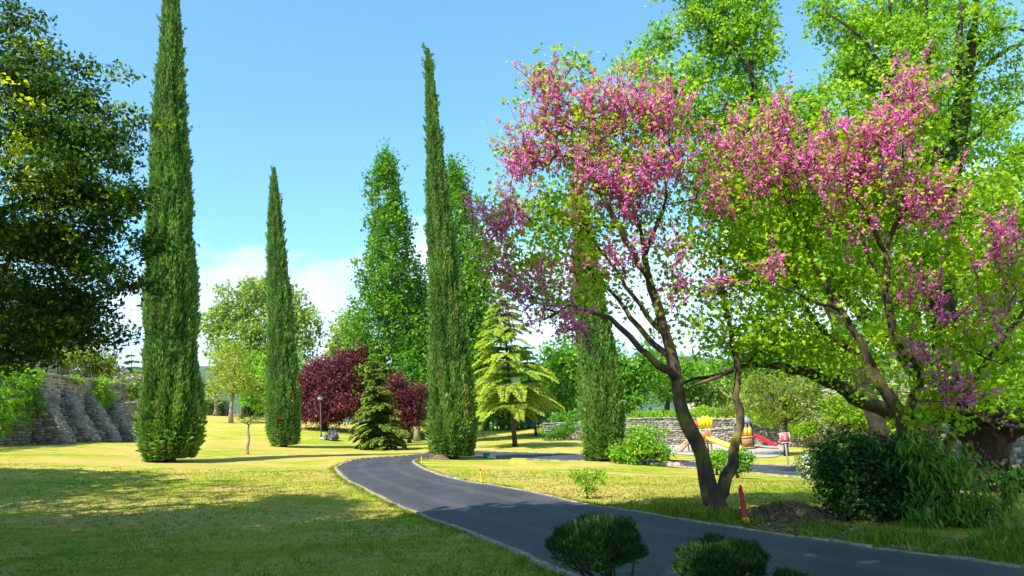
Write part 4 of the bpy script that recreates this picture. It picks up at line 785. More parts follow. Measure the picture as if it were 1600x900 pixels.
OFF = [('leafy shade tree behind the viewer, spreading over the middle of the drive', -5.0, -3.0, (-6.2, 3.4, 12.5), (4.6, 3.8, 2.6), 81), ('leafy shade tree behind the viewer on the oak side of the lawn', -9.0, -4.0, (-9.6, 1.0, 12.0), (5.0, 4.6, 2.8), 82),
       ('leafy shade tree behind the viewer, spreading towards the hedge', 4.0, -3.5, (1.6, 1.0, 12), (5.2, 4.4, 2.6), 83), ('leafy shade tree behind the viewer near the garden edge', 8.5, -2.5, (8.2, 1.0, 11.5), (4.2, 4.0, 2.4), 85),
       ('tall leafy shade tree beyond the oak on the buttressed wall side', -20.5, 9.0, (-20, 12.0, 12), (5, 6, 4), 84), ('leafy shade tree behind the viewer nearest the evergreen oak', -15.0, -1.0, (-14.5, 3.0, 12), (5, 5, 3), 86)]
for l_, x_, y_, c_, r_, s_ in OFF: offtree(l_, x_, y_, c_, r_, s_)

# ------------------------------------------------------------------ stone walls
def facing(mb, A, B, C, Dq, sl=.36, sh=.2, th=.14, rng=R0, tv=None):
    """rubble stones over the quad A-B (bottom) C-D (top), standing proud along its normal"""
    A, B, C, Dq = [np.asarray(q, float) for q in (A, B, C, Dq)]; nrm = unit(np.cross(B - A, Dq - A)); Hh = max(np.linalg.norm(Dq - A), np.linalg.norm(C - B)); nr = max(1, int(Hh / sh)); T = []
    for r in range(nr):
        v0, v1 = r / nr, (r + 1) / nr; W_ = np.linalg.norm((B - A) * (1 - v0) + (C - Dq) * v0); x = -rng.random() * sl
        while x < W_:
            w = sl * rng.uniform(.5, 1.6); a0, a1 = max(0, x + .012) / W_, min(W_, x + w - .012) / W_; x += w
            if a1 - a0 < .04 / W_: continue
            e = .012 / Hh
            def pt(u_, v_): return (A * (1 - u_) + B * u_) * (1 - v_) + (Dq * (1 - u_) + C * u_) * v_
            j = lambda: rng.uniform(-.018, .018)
            q = [pt(a0, v0 + e + j() / Hh), pt(a1, v0 + e + j() / Hh), pt(a1, v1 - e + j() / Hh), pt(a0, v1 - e + j() / Hh)]; pr_ = rng.uniform(.012, .05); ins = .022
            c = sum(q) / 4; fr = [p_ + (c - p_) * min(.25, ins / max(.05, np.linalg.norm(c - p_))) + nrm * (pr_ + rng.uniform(-.012, .012)) for p_ in q]; bk = [p_ - nrm * th * .3 for p_ in q]
            mb.add(bk + fr, np.array([[4, 5, 6, 7], [0, 1, 5, 4], [1, 2, 6, 5], [2, 3, 7, 6], [3, 0, 4, 7]])); T += [rng.random()] * 8
    if tv is not None: tv += T
def prism(mb, A, B, C, Dq, th):
    A, B, C, Dq = [np.asarray(q, float) for q in (A, B, C, Dq)]; nrm = unit(np.cross(B - A, Dq - A)); bk = [q - nrm * th for q in (A, B, C, Dq)]
    mb.add([A, B, C, Dq] + bk, np.array([[0, 1, 2, 3], [5, 4, 7, 6], [1, 5, 6, 2], [4, 0, 3, 7], [3, 2, 6, 7], [4, 5, 1, 0]]))
def gp(px, D, dz=0): q = gnd(px, D); return q + (0, 0, dz)
def rubble_wall(name, label, bot, top, th=.45, sl=.36, sh=.2, seed=1, cat_='wall', cap=True, loc=None):
    """bot/top: lists of points, the facing side seen with bot running left to right"""
    rng = np.random.default_rng(seed); root = thing(name, loc if loc is not None else bot[0], label, cat_); core, st, cp = MB(), MB(), MB(); tv = []
    for k in range(len(bot) - 1):
        A, B, C, Dq = [np.asarray(q, float) for q in (bot[k], bot[k + 1], top[k + 1], top[k])]; A = A - (0, 0, .3); B = B - (0, 0, .3)
        prism(core, A, B, C, Dq, th); facing(st, A, B, C, Dq, sl, sh, rng=rng, tv=tv)
        if cap:
            u = B - A; L = np.linalg.norm((C - Dq)); n_ = unit(np.cross(B - A, Dq - A)); x = 0
            while x < L - .1:
                w = rng.uniform(.35, .7); w = min(w, L - x); c = Dq + (C - Dq) * ((x + w / 2) / L) - n_ * (th / 2 - .02); az = math.atan2(u[1], u[0]); tl = -math.atan2((C - Dq)[2], np.linalg.norm((C - Dq)[:2]))
                cp.box(c + (0, 0, .05 + rng.uniform(0, .03)), (w - .02, th + .10, .12), rotz(az) @ roty(tl)); x += w
    core.build('mortar_core', M['mortar'], root, local=False); st.build('stones', M['stone'], root, local=False, tint=tv, kind='stuff')
    if cp.V:
        n8 = len(np.concatenate(cp.V)) // 8; cp.build('coping_stones', M['stone'], root, local=False, tint=np.repeat(rng.uniform(.5, 1, n8), 8), kind='stuff')
    return root
# low wall behind the playground, in two stepped courses
pxs = [850, 905, 960, 1015, 1070, 1130, 1190, 1250]; bb = [gp(p_, 66) for p_ in pxs]
tt = [np.array([b_[0], b_[1], P(p_, y_, 66)[2]]) for p_, b_, y_ in zip(pxs, bb, [663, 661, 657, 654, 654, 656, 655, 652])]
rubble_wall('stone_wall', 'long low grey rubble stone wall running behind the playground', bb, tt, seed=3, sl=.36, sh=.16)
pxs = [985, 1040, 1100, 1160, 1215, 1265]; bb = [gp(p_, 62.5) for p_ in pxs]
tt = [b_ + (0, 0, h_) for b_, h_ in zip(bb, [.9, 1.0, 1.05, 1.15, 1.2, 1.2])]
rubble_wall('terrace_wall', 'lower dry stone terrace wall just behind the slides', bb, tt, seed=4, sl=.32, sh=.15)
pxs = [1176, 1215, 1255, 1295, 1340, 1400, 1480, 1560]; bb = [gp(p_, D_) for p_, D_ in zip(pxs, [60, 58.5, 57, 56, 55, 54, 53, 52])]
tt = [np.array([b_[0], b_[1], P(p_, y_, b_[1])[2]]) for p_, b_, y_ in zip(pxs, bb, [655, 642, 625, 612, 602, 600, 602, 606])]
ivyw = rubble_wall('ivy_wall', 'tall pale rubble wall half covered in bright green ivy, beyond the red sign', bb, tt, seed=5, sl=.38, sh=.18)
rng = np.random.default_rng(91)
T = np.concatenate([blob(x_, y_, D_, rx, ry, .25, k_, rng) for x_, y_, D_, rx, ry, k_ in [(1200, 655, 58, 26, 14, 40), (1235, 640, 57, 30, 14, 50), (1262, 668, 56, 16, 18, 40), (1300, 640, 55, 16, 30, 60), (1340, 640, 54.5, 30, 40, 110), (1390, 640, 53.6, 34, 40, 60), (1240, 672, 57, 12, 10, 14), (1180, 650, 59, 30, 8, 30), (1560, 640, 51, 60, 30, 60)]])
fpart('ivy', [foliage(T, 36, .32, .14, .62, .8, rng=rng)], M['lime'], ivyw)

# buttressed retaining wall beside the lawn
def atp(px, D, z): q = P(px, 600, D); return np.array([q[0], q[1], z])
wb = [(-26.2, 24.0), (-25.4, 31.0), (-24.6, 37.0), (-26.1, 49.0)]
bb = [np.array([x_, y_, h1(x_, y_)]) for x_, y_ in wb]; zt = P(120, 592, 41)[2]; tt = [np.array([b_[0], b_[1], z_]) for b_, z_ in zip(bb, [zt - 1.0, zt - .25, zt, zt + .28])]
bw = rubble_wall('retaining_wall', 'grey stone retaining wall with sloping buttresses, ivy hanging over it', bb, tt, seed=6, sl=.34, sh=.16, th=.6)
rng = np.random.default_rng(92)
A_, B_ = bb[2], bb[3]; du = unit(B_ - A_); du[2] = 0; du = unit(du); nn_ = np.array([du[1], -du[0], 0])
for k, s_ in enumerate((1.0, 3.9, 6.8, 9.7)):
    c = A_ + du * s_; c[2] = h1(c[0], c[1]); zT = zt - .55 - .03 * k; st, core, tv = MB(), MB(), []; wdt = 1.0; out_ = 1.7
    f0 = c + nn_ * out_; f0[2] = h1(f0[0], f0[1]) - .2; a = c - du * wdt / 2; b_ = c + du * wdt / 2; a0 = a.copy(); a0[2] = c[2] - .3; b0_ = b_.copy(); b0_[2] = c[2] - .3
    fa = f0 - du * wdt / 2; fb = f0 + du * wdt / 2; ta = a.copy() + nn_ * .12; ta[2] = zT; tb_ = b_.copy() + nn_ * .12; tb_[2] = zT
    fa1 = fa + (0, 0, .5); fb1 = fb + (0, 0, .5); a1 = ta
    core.add([a0, b0_, fb, fa, ta, tb_, fb1, fa1], np.array([[0, 3, 7, 4], [1, 5, 6, 2], [3, 2, 6, 7], [7, 6, 5, 4], [0, 4, 5, 1], [0, 1, 2, 3]]))
    facing(st, fa1, fb1, tb_, ta, .30, .15, rng=rng, tv=tv); facing(st, fa, fb, fb1, fa1, .38, .2, rng=rng, tv=tv)
    # near cheek: stones in level courses cut by the slope
    zz = fa[2]; nr = int((zT - zz) / .14)
    for r in range(nr):
        z0_, z1_ = zz + (zT - zz) * r / nr, zz + (zT - zz) * (r + 1) / nr
        fr0 = 1 if z0_ < fa1[2] else 1 - (z0_ - fa1[2]) / (zT - fa1[2]); fr1 = 1 if z1_ < fa1[2] else max(.02, 1 - (z1_ - fa1[2]) / (zT - fa1[2]))
        q = [np.array([a[0], a[1], z0_]), np.array([a[0], a[1], z0_]) + (fa - a) * np.array([1, 1, 0]) * fr0, np.array([a[0], a[1], z1_]) + (fa - a) * np.array([1, 1, 0]) * fr1, np.array([a[0], a[1], z1_])]
        facing(st, *q, .4, 9, rng=rng, tv=tv)
    o = core.build('buttress', M['mortar'], bw, local=False); s2 = st.build('buttress_stones', M['stone'], None, tint=np.array(tv) * .8, kind='stuff')
    s2.data.transform(Matrix.Translation(-bw.location)); s2.parent = o
T = []
for s_, drop in ((-11, 3.2), (-12.5, 3.2), (-8, 3.6), (-6.6, 3.4), (-5.2, 3.6), (-3.8, 3.6), (-2.4, 3.4), (-1.2, 3.0), (0, 2.6), (4.6, .5), (7.4, 1.8), (7.7, 1.2), (9, 1.4), (-9.5, 3)):
    for q in range(int(drop * 12)):
        p_ = A_ + du * (s_ + rng.normal() * .35) + nn_ * (.15 + rng.random() * .3); p_[2] = zt + .25 - rng.random() * drop; T.append(p_)
fpart('ivy', [foliage(np.array(T), 34, .26, .11, .45, .8, rng=rng)], M['lime'], bw)
bb = [gp(176, 50), gp(200, 55), gp(226, 60)]; tt = [np.array([b_[0], b_[1], P(200, y_, b_[1])[2]]) for b_, y_ in zip(bb, [634, 631, 631])]
rubble_wall('low_wall', 'low grey wall continuing beyond the last buttress', bb, tt, seed=8, sl=.4, sh=.2)
# terrace behind the retaining wall (earth it holds up)
mb = MB(); a = tt[0]; q = [np.array([b_[0] - .5, b_[1], zt - .35]) for b_ in [np.array([-26.2, 20.0, 0]), np.array([-25.4, 31, 0]), np.array([-24.6, 37, 0]), np.array([-26.1, 49, 0])]]
q2 = [p_ - (26, -2, -.8) for p_ in q]; V = q + q2 + [p_ - (0, 0, 5) for p_ in q] + [p_ - (0, 0, 5) for p_ in q2]
mb.add(V, np.array([[k, k + 1, k + 5, k + 4] for k in range(3)] + [[3, 7, 15, 11], [0, 8, 12, 4]])); mesh('upper_terrace_ground', np.array(V), [np.array([[k + 1, k, k + 4, k + 5] for k in range(3)] + [[3, 11, 15, 7], [0, 4, 12, 8]])], M['lawn'], kind='structure')
zt2 = zt - .3
# mesh fence on the terrace
b0 = np.array([-26.2, 42.0, zt2]); root = thing('wire_fence', b0, 'thin green wire fence on top of the buttressed wall', 'fence')
wires = MB()
for k in range(9):
    p_ = np.array([-25.3, 37.4, zt2]) + np.array([-1.5, 11, 0]) * k / 8; q = MB(); q.tube([p_, p_ + (0, 0, 1.15)], .03, 6); q.build('post', M['darkm'], root, local=False)
for z_ in np.linspace(.1, 1.1, 7): wires.tube([np.array([-25.3, 37.4, zt2 + z_]), np.array([-26.8, 48.4, zt2 + z_])], .008, 3)
for y_ in np.linspace(37.4, 48.4, 70):
    x_ = -25.3 - 1.5 * (y_ - 37.4) / 11; wires.tube([(x_, y_, zt2 + .05), (x_, y_, zt2 + 1.12)], .006, 3)
wires.build('wire_mesh', M['darkm'], root, local=False, kind='stuff')

# ---- houses
def house(name, label, c, size, rz, wallm, eave, ridge, seed, wins=(), door=None, along='x', roofm='tile'):
    """c: base centre, size (length x, depth y); gable roof with the ridge along local x"""
    root = thing(name, c, label, 'house', rz=rz); L, Dp = size; W_ = MB()
    hw, hd = L / 2, Dp / 2
    V = [(-hw, -hd, -1), (hw, -hd, -1), (hw, hd, -1), (-hw, hd, -1), (-hw, -hd, eave), (hw, -hd, eave), (hw, hd, eave), (-hw, hd, eave), (-hw, 0, ridge), (hw, 0, ridge)]
    W_.add(V, [np.array([[0, 1, 5, 4], [2, 3, 7, 6]]), np.array([[4, 8, 7], [5, 6, 9]]), np.array([[0, 4, 7, 3], [1, 2, 6, 5]])])
    Rz = rotz(rz).T
    def bl(mb, nm, mt, par=root, **k):
        V_ = np.concatenate(mb.V); o = mesh(nm, V_, [np.concatenate(f) for f in mb.F.values() if f], mt, None, **k); o.parent = par; return o
    wo = bl(W_, 'wall', M[wallm]); sl = math.atan2(ridge - eave, hd)
    if wallm == 'mortar':
        st, tv = MB(), []; rg = np.random.default_rng(seed)
        facing(st, V[0], V[1], V[5], V[4], .5, .26, rng=rg, tv=tv); facing(st, V[3], V[0], V[4], V[7], .5, .26, rng=rg, tv=tv)
        nr = int((ridge - eave) / .26)
        for r in range(nr):
            z0_, z1_ = eave + (ridge - eave) * r / nr, eave + (ridge - eave) * (r + 1) / nr; f0_, f1_ = hd * (1 - r / nr), hd * (1 - (r + 1) / nr) + .01
            facing(st, (-hw, f0_, z0_), (-hw, -f0_, z0_), (-hw, -f1_, z1_), (-hw, f1_, z1_), .5, 9, rng=rg, tv=tv)
        bl(st, 'wall_stones', M['stone'], wo, tint=tv, kind='stuff')
    rf = MB(); Ls = math.hypot(hd, ridge - eave) + .35
    for s_ in (-1, 1):
        n_ = int(L / .24) + 3
        for k in range(n_):
            x_ = -hw - .25 + (L + .5) * (k + .5) / n_
            a = np.array([x_, s_ * (hd + .3), eave - .3 * math.tan(sl) + .06]); b_ = np.array([x_, 0, ridge + .07]); rf.tube([a, b_], .1, 5, True)
    rf.add([(-hw - .25, -hd - .3, eave - .3 * math.tan(sl)), (hw + .25, -hd - .3, eave - .3 * math.tan(sl)), (hw + .25, 0, ridge + .03), (-hw - .25, 0, ridge + .03), (-hw - .25, hd + .3, eave - .3 * math.tan(sl)), (hw + .25, hd + .3, eave - .3 * math.tan(sl))], np.array([[0, 1, 2, 3], [3, 2, 5, 4]]))
    rf.tube([(-hw - .25, 0, ridge + .12), (hw + .25, 0, ridge + .12)], .13, 6); bl(rf, 'roof', M[roofm])
    for (x_, z_, w_, h_) in wins:
        f = MB(); f.box((x_, -hd - .03, z_), (w_ + .2, .10, h_ + .2)); fo = bl(f, 'window', M['plaster']); g = MB(); g.box((x_, -hd - .085, z_), (w_, .02, h_)); bl(g, 'pane', M['glass'], fo)
    if door: f = MB(); f.box((door, -hd - .03, 1.0), (1.0, .1, 2.1)); bl(f, 'door', M['brown'])
    return root
c = np.array([-36.0, 44.0, zt2]); house('plaster_house', 'pinkish house with terracotta roof hidden behind the evergreen oak', c, (13, 8), math.radians(-20), 'plaster', 5.2, 7.2, 1, [(-4, 1.6, 1, 1.4), (0, 1.6, 1, 1.4), (4, 1.6, 1, 1.4), (-4, 4.1, 1, 1.2), (0, 4.1, 1, 1.2), (4, 4.1, 1, 1.2)], 2)
g0 = P(1585, 700, 42); g0[2] = h1(g0[0], g0[1]); house('stone_house', 'rough stone outbuilding seen behind the swollen trunk of the old tree', g0, (9, 6.4), math.radians(14), 'mortar', 2.6, P(1560, 592, 40)[2] - g0[2], 2, [(1, 1.4, .8, .9)], -2)
g0 = gnd(352, 112); house('pale_house', 'small pale house glimpsed between the young trees far up the slope', g0, (7, 5), .2, 'plaster', 2.3, 3.4, 3, [(-1.6, 1.3, .9, 1), (1.4, 1.3, .9, 1)], 0)
g0 = P(1085, 622, 170); g0[2] = P(1085, 640, 170)[2]; house('far_house', 'far farmhouse with reddish roof seen past the forked redbud trunk', g0, (9, 6), -.2, 'plaster', P(1085, 612, 170)[2] - g0[2], P(1085, 603, 170)[2] - g0[2], 4, [(-3, 2, 1, 1.2), (3, 2, 1, 1.2)], 0)

# ---- shrubs
def shrub(name, label, px, D, blobs, per, cr, size, mk, ntg, extra=None, group=None, **k):
    kw = dict(minh=.04, rtip=.006, seg=.25, cname='foliage', up=.4); kw.update(k)
    bk = kw.pop('bark', M['bark_dark']); rt = kw.pop('rt', .04)
    r = tree(name, label, 'shrub', px, D, blobs, per, cr, size, M[mk], bk, rt, ntg, group=group, **kw)
    if extra:
        rng = np.random.default_rng(5 + px)
        for nm, mm_, n_, sz, per_ in extra:
            C = []
            for b_ in blobs:
                q = blob(b_[0], b_[1], D + (b_[4] if len(b_) > 4 else 0), b_[2] * 1.04, b_[3] * 1.04, (b_[5] if len(b_) > 5 else b_[2] * pxm(D)) * 1.04, int(n_ / len(blobs)) + 1, rng, .08); C.append(q)
            C = np.concatenate(C); C = C[C[:, 2] > H(C[:, 0], C[:, 1]) + .1]; C = C if len(C) else np.array(r.location)[None] + .2; C = np.repeat(C, per_, 0) + rnd(len(C) * per_, rng) * sz * .5
            V, F = leafset(C, sz * (.7 + .6 * rng.random(len(C))), .9, rng=rng); mesh(nm, V, F, M[mm_], r, tint=np.repeat(rng.random(len(C)), 4), kind='stuff')
    return r
shrub('round_shrub', 'fresh green rounded bush with orange flowers beside the greyish cypress', 1008, 33.5, [(1008, 692, 30, 28), (985, 705, 22, 16), (1030, 705, 18, 16), (970, 708, 14, 10)], 40, .34, .13, 'wood1', 120, [('orange_flowers', 'orange', 16, .09, 6)], tintc=.75)
shrub('low_shrub', 'dark low shrub hugging the foot of the greyish cypress', 918, 35, [(925, 712, 12, 9), (965, 713, 12, 8)], 40, .25, .12, 'darkg', 40)
shrub('round_shrub', 'small tight round bush seen in the fork of the redbud trunk', 1120, 30, [(1121, 719, 15, 12)], 60, .22, .09, 'wood1', 50, tintc=.8)
shrub('white_flower_shrub', 'white flowering bush just past the forked redbud trunk', 1152, 27.5, [(1152, 724, 19, 14), (1160, 716, 12, 12)], 50, .22, .09, 'wood1', 70, [('white_flowers', 'white', 70, .07, 6)], tintc=.5)
shrub('white_flower_shrub', 'white flowering bush at the end of the dark hedge', 1274, 25.5, [(1272, 728, 20, 22), (1285, 735, 14, 16)], 50, .24, .09, 'darkg', 80, [('white_flowers', 'white', 120, .07, 7)], tintc=.6)
shrub('white_flower_shrub', 'dark bush with white flowers at the picture edge behind the drooping plant', 1592, 16, [(1590, 755, 30, 20), (1560, 762, 16, 12)], 50, .2, .09, 'darkg', 90, [('white_flowers', 'white', 20, .06, 6)])
shrub('lilac_shrub', 'lilac flowering rhododendron above the low wall by the tallest cypress', 205, 62, [(205, 600, 22, 24), (190, 612, 14, 12), (222, 606, 14, 20)], 34, .5, .18, 'wood2', 110, [('lilac_flowers', 'lilac', 46, .22, 7)], rt=.1, seg=.6)
for lab, px, D, bl, mk, tc_ in [('yellow green bush on the terrace over the first buttress', 110, 56, [(105, 560, 30, 22), (85, 575, 18, 20)], 'spring', .35), ('tall yellow green bush on the terrace above the end of the wall', 150, 58, [(150, 560, 26, 28), (172, 575, 16, 20), (135, 590, 18, 16)], 'spring', .3),
                                 ('dull green bush on the terrace under the oak boughs', 60, 54, [(55, 560, 30, 24), (30, 570, 24, 18)], 'wood1', .3)]:
    shrub('terrace_bush', lab, px, D, bl, 34, .55, .2, mk, 110, rt=.1, seg=.6, tintc=tc_, group='bushes on the terrace behind the wall')
shrub('lavender_clump', 'grey lavender clump on the lawn beside the garden lamp', 517, 57, [(517, 682, 9, 6.5)], 60, .22, .14, 'lav', 30, rt=.02)
shrub('flowering_sapling', 'thin leafy young bush on the verge, standing alone before the road edge stones', 918, 16, [(915, 748, 22, 14), (925, 765, 14, 12), (935, 742, 10, 14), (900, 742, 10, 8)], 12, .13, .05, 'lime', 80, rt=.015, rtip=.004, seg=.12, tintc=.55)
shrub('laurel_hedge', 'large dark glossy hedge bush below the slanting redbud stems', 1370, 11.8,
      [(1330, 720, 46, 40), (1310, 740, 34, 50), (1380, 735, 60, 55), (1415, 740, 40, 56), (1300, 700, 20, 24), (1360, 780, 60, 36), (1405, 785, 40, 36), (1430, 712, 30, 36), (1350, 700, 60, 18), (1320, 790, 30, 24)], 46, .2, .062, 'darkg', 520, tintc=.36, rt=.05, ctint=.3)
shrub('drooping_plant', 'tall leafy plant with long drooping leaves between the hedge and the old tree', 1505, 10.8,
      [(1465, 740, 34, 50), (1490, 790, 40, 46), (1530, 795, 40, 36), (1495, 725, 22, 26), (1562, 775, 24, 24), (1440, 700, 26, 30), (1450, 800, 30, 36), (1575, 750, 14, 12)], 7, .22, .17, 'droop', 250, tintc=.62, asp=.2, dirs=(0, -.1, -1.0), dj=.75, rt=.02, ctint=.3)
rng = np.random.default_rng(77)
# box hedge on the slope
g0 = gnd(322, 96); root = thing('clipped_hedge', g0, 'dark clipped hedge block at the top of the slope, beside the tallest cypress', 'hedge')
q = MB(); q.box((0, 1.5, 1.1), (3.6, 3, 2.4)); q.box((16, 5, .9), (26, 2, 2.0)); q.build('hedge_core', M['darkg'], root, tint=np.zeros(16))
C = np.concatenate([np.stack([rng.uniform(-1.9, 1.9, 2600), rng.uniform(-.15, .1, 2600), rng.uniform(0, 2.35, 2600)], 1), np.stack([rng.uniform(3, 29, 5000), rng.uniform(3.8, 4.1, 5000), rng.uniform(0, 2.0, 5000)], 1), np.stack([rng.uniform(-1.9, 1.9, 900), rng.uniform(-.1, 3, 900), rng.uniform(2.2, 2.4, 900)], 1)]) + g0
V, F = leafset(C, .22, .7, rng=rng); mesh('foliage', V, F, M['darkg'], root, tint=np.repeat(.3 + .6 * rng.random(len(C)), 4), kind='stuff')
shrub('wall_shrub', 'bright green shrub tumbling over the top of the low wall beyond the round bush', 1030, 67.5, [(1030, 650, 28, 8), (1010, 655, 14, 6), (1055, 652, 16, 6)], 30, .5, .2, 'lime', 60, rt=.05, seg=.5, tintc=.5)
shrub('front_shrub', 'low leafy shrub in front of the long wall at the cedar side', 872, 64.5, [(866, 676, 26, 10), (890, 672, 14, 12)], 34, .4, .17, 'wood1', 60, rt=.04, seg=.5, tintc=.35)
shrub('wall_shrub', 'wide bright bush hanging over the long wall between the greyish cypress and the redbud fork', 1075, 67.8, [(1080, 648, 30, 9), (1105, 644, 24, 9), (1000, 650, 20, 8)], 30, .5, .2, 'lime', 70, rt=.05, seg=.5, tintc=.6)
tree('woodland_tree', 'light green tree filling the gap above the long wall, beyond the redbud fork', 'tree', 1105, 98, [(1100, 610, 34, 22), (1075, 590, 24, 20), (1130, 615, 26, 16)], 30, 1.35, .46, M['wood2'], M['bark_dark'], .3, 150, group=BG, rtip=.03, seg=1.5, tintc=.5)
shrub('wall_shrub', 'leafy shrub behind the low wall between the cedar and the greyish cypress', 890, 68, [(880, 654, 22, 8), (905, 652, 16, 8)], 30, .5, .2, 'wood1', 40, rt=.05, seg=.5, tintc=.4)
shrub('wall_shrub', 'yellow green shrub above the low wall behind the grey roofed play tower', 1165, 68, [(1165, 642, 34, 12), (1130, 645, 22, 8), (1195, 640, 20, 12)], 30, .55, .2, 'spring', 80, rt=.05, seg=.5, tintc=.3)
# clipped junipers at the drive's near edge
def topiary(px, D, cx, cy, rx, ry, label, seed, nsp=36000):
    rng = np.random.default_rng(seed); b0 = gnd(px, D); root = thing('clipped_juniper', b0, label, 'shrub', 'clipped junipers at the near edge of the drive')
    c = P(cx, cy, D); k = pxm(D); a, h_ = rx * k, ry * k; d = rnd(nsp, rng)
    e = np.abs(d) ** 1.0; r = (np.abs(d[:, 0] ** 2 + d[:, 1] ** 2) ** 1.5 + np.abs(d[:, 2]) ** 3) ** -.333                       # squarish profile
    lum = .62 + .42 * vnoise(d * 2.2 + seed) + .22 * vnoise(d * 6) + .05 * rng.random(nsp); fl = rng.random(nsp) ** 1.5
    keep = (d[:, 2] > -.15) | (rng.random(nsp) < .30 + .25 * (d[:, 0] > 0)); d, r, lum, fl = d[keep], r[keep], lum[keep], fl[keep]; nsp = len(d)
    C = c + d * (r * lum * (1.0 - .3 * fl))[:, None] * np.array([a, a * .9, h_])
    dirs = d * .6 + np.array([0, 0, .9]); V, F = leafset(C, (.02 + .045 * rng.random(nsp) ** 2), .2, dirs, .55, rng=rng)
    tn = np.clip(.25 + .5 * np.maximum(d[:, 2], 0) + .35 * rng.random(nsp) - .3 * fl, 0, 1); tn[(d[:, 2] < -.35) & (rng.random(nsp) < .5)] = .05
    mesh('foliage', V, F, M['topi'], root, tint=np.repeat(np.clip(.2 + .7 * rng.random(nsp), 0, 1), 4), kind='stuff')
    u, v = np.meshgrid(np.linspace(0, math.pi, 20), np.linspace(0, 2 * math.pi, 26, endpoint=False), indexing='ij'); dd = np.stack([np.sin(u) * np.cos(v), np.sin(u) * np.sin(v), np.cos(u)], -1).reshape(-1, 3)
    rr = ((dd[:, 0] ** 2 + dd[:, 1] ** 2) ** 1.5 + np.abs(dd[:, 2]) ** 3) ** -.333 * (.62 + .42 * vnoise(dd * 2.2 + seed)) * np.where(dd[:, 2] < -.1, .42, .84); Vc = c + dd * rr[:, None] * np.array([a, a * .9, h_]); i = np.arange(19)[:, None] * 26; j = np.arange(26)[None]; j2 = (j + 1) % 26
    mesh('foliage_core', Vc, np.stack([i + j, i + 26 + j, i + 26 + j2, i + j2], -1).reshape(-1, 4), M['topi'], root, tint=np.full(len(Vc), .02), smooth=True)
    tb = MB()
    for q in range(9):
        t_ = c + np.array([rng.uniform(-.8, .75) * a, rng.uniform(-.5, .5) * a, -h_ * rng.uniform(.35, .7)]); m1 = b0 + (t_ - b0) * .45 + rng.normal(size=3) * .05; tb.tube(smoothline([b0 + rng.normal(size=3) * .02 - (0, 0, .05), b0 + (m1 - b0) * .4 + (0, 0, .05), m1, t_], 9), np.linspace(.022, .008, 9), 6)
    tb.build('stems', M['bark_dark'], root, local=False, smooth=True, kind='stuff'); return root
topiary(948, 6.5, 936, 850, 68, 36, 'clipped juniper with bare twisting stems showing under its wide crown', 5)
topiary(1120, 6.2, 1125, 888, 66, 36, 'low clipped juniper cut by the bottom edge, next to the one with bare stems', 6)
topiary(1245, 5.9, 1236, 926, 26, 24, 'smallest clipped juniper, only its top peeping over the bottom edge', 7, 9000)

# ---- lamps, markers, sign, small things
def lamp(px, D, hgt, label):
    b0 = gnd(px, D); root = thing('garden_lamp', b0, label, 'lamp', 'garden lamps on slim dark posts'); q = MB(); q.tube([(0, 0, -.2), (0, 0, .35), (0, 0, .36), (0, 0, hgt - .5)], [.07, .07, .045, .04], 10); q.build('post', M['darkm'], root, smooth=True)
    q = MB(); q.tube([(0, 0, hgt - .52), (0, 0, hgt - .44), (0, 0, hgt - .40)], [.06, .13, .15], 12); q.build('lamp_collar', M['darkm'], root, smooth=True)
    q = MB(); q.tube([(0, 0, hgt - .42), (0, 0, hgt - .30), (0, 0, hgt - .1)], [.12, .17, .22], 14); q.build('lamp_glass', M['lampg'], root, smooth=True)
    q = MB(); q.tube([(0, 0, hgt - .1), (0, 0, hgt - .05), (0, 0, hgt)], [.25, .20, .06], 14); q.build('lamp_cap', M['darkm' if px < 800 else 'galv'], root, smooth=True)
lamp(502, 58, 3.3, 'slim dark garden lamp standing in front of the purple plum tree'); lamp(981, 46, (727 - 628) * pxm(46) * .86, 'garden lamp with pale glass beside the greyish cypress')
def marker(px, D, hgt, label, lean, kind=0):
    b0 = gnd(px, D); root = thing('marker_post', b0, label, 'marker post', 'red and yellow marker posts along the drive'); s = hgt / .52
    def ring(mb, zs, ws, tw_, off=(0, 0), k=10):
        V = []
        for z_, w_, a_ in zip(zs, ws, tw_):
            for q in range(k):
                t_ = q * 2 * math.pi / k; sq = 1 / max(abs(math.cos(t_)), abs(math.sin(t_))) ** .6; v = rotz(a_) @ np.array([w_ * .85 * math.cos(t_) * sq, w_ * .6 * math.sin(t_) * sq, 0]); V.append((v[0] + off[0] + lean * z_, v[1] + off[1], z_))
        nr = len(zs); i = np.arange(nr - 1)[:, None] * k; j = np.arange(k)[None]; j2 = (j + 1) % k
        V += [(off[0] + lean * zs[-1], off[1], zs[-1] - .012)]; mb.add(V, [np.stack([i + j, i + j2, i + k + j2, i + k + j], -1).reshape(-1, 4), np.array([[(nr - 1) * k + q, (nr - 1) * k + (q + 1) % k, nr * k] for q in range(k)])])
    q = MB(); ring(q, np.array([-.03, .05, .075]) * s, np.array([.072, .070, .066]) * s, [0, .05, .06]); q.build('base_band', M['yelp'], root)
    q = MB(); ring(q, np.array([.07, .14, .22, .32, .42]) * s, np.array([.063, .052, .042, .035, .036]) * s, [.06, .15, .3, .5, .7]); q.build('body', M['redp' if kind != 2 else 'yelp'], root)
    for o_, t_ in ((-.016, .50), (.018, .52), (.002, .535)):
        q = MB(); ring(q, np.array([.36, .44, .49, t_]) * s, np.array([.022, .021, .022, .02]) * s, [.7, .8, .9, .9], (o_ * s, abs(o_) * .4 * s)); q.build('prong', M['redp'], root)
marker(1165, 11.45, .53, 'tall dark red marker post with yellow foot beside the earth mound', -.02)
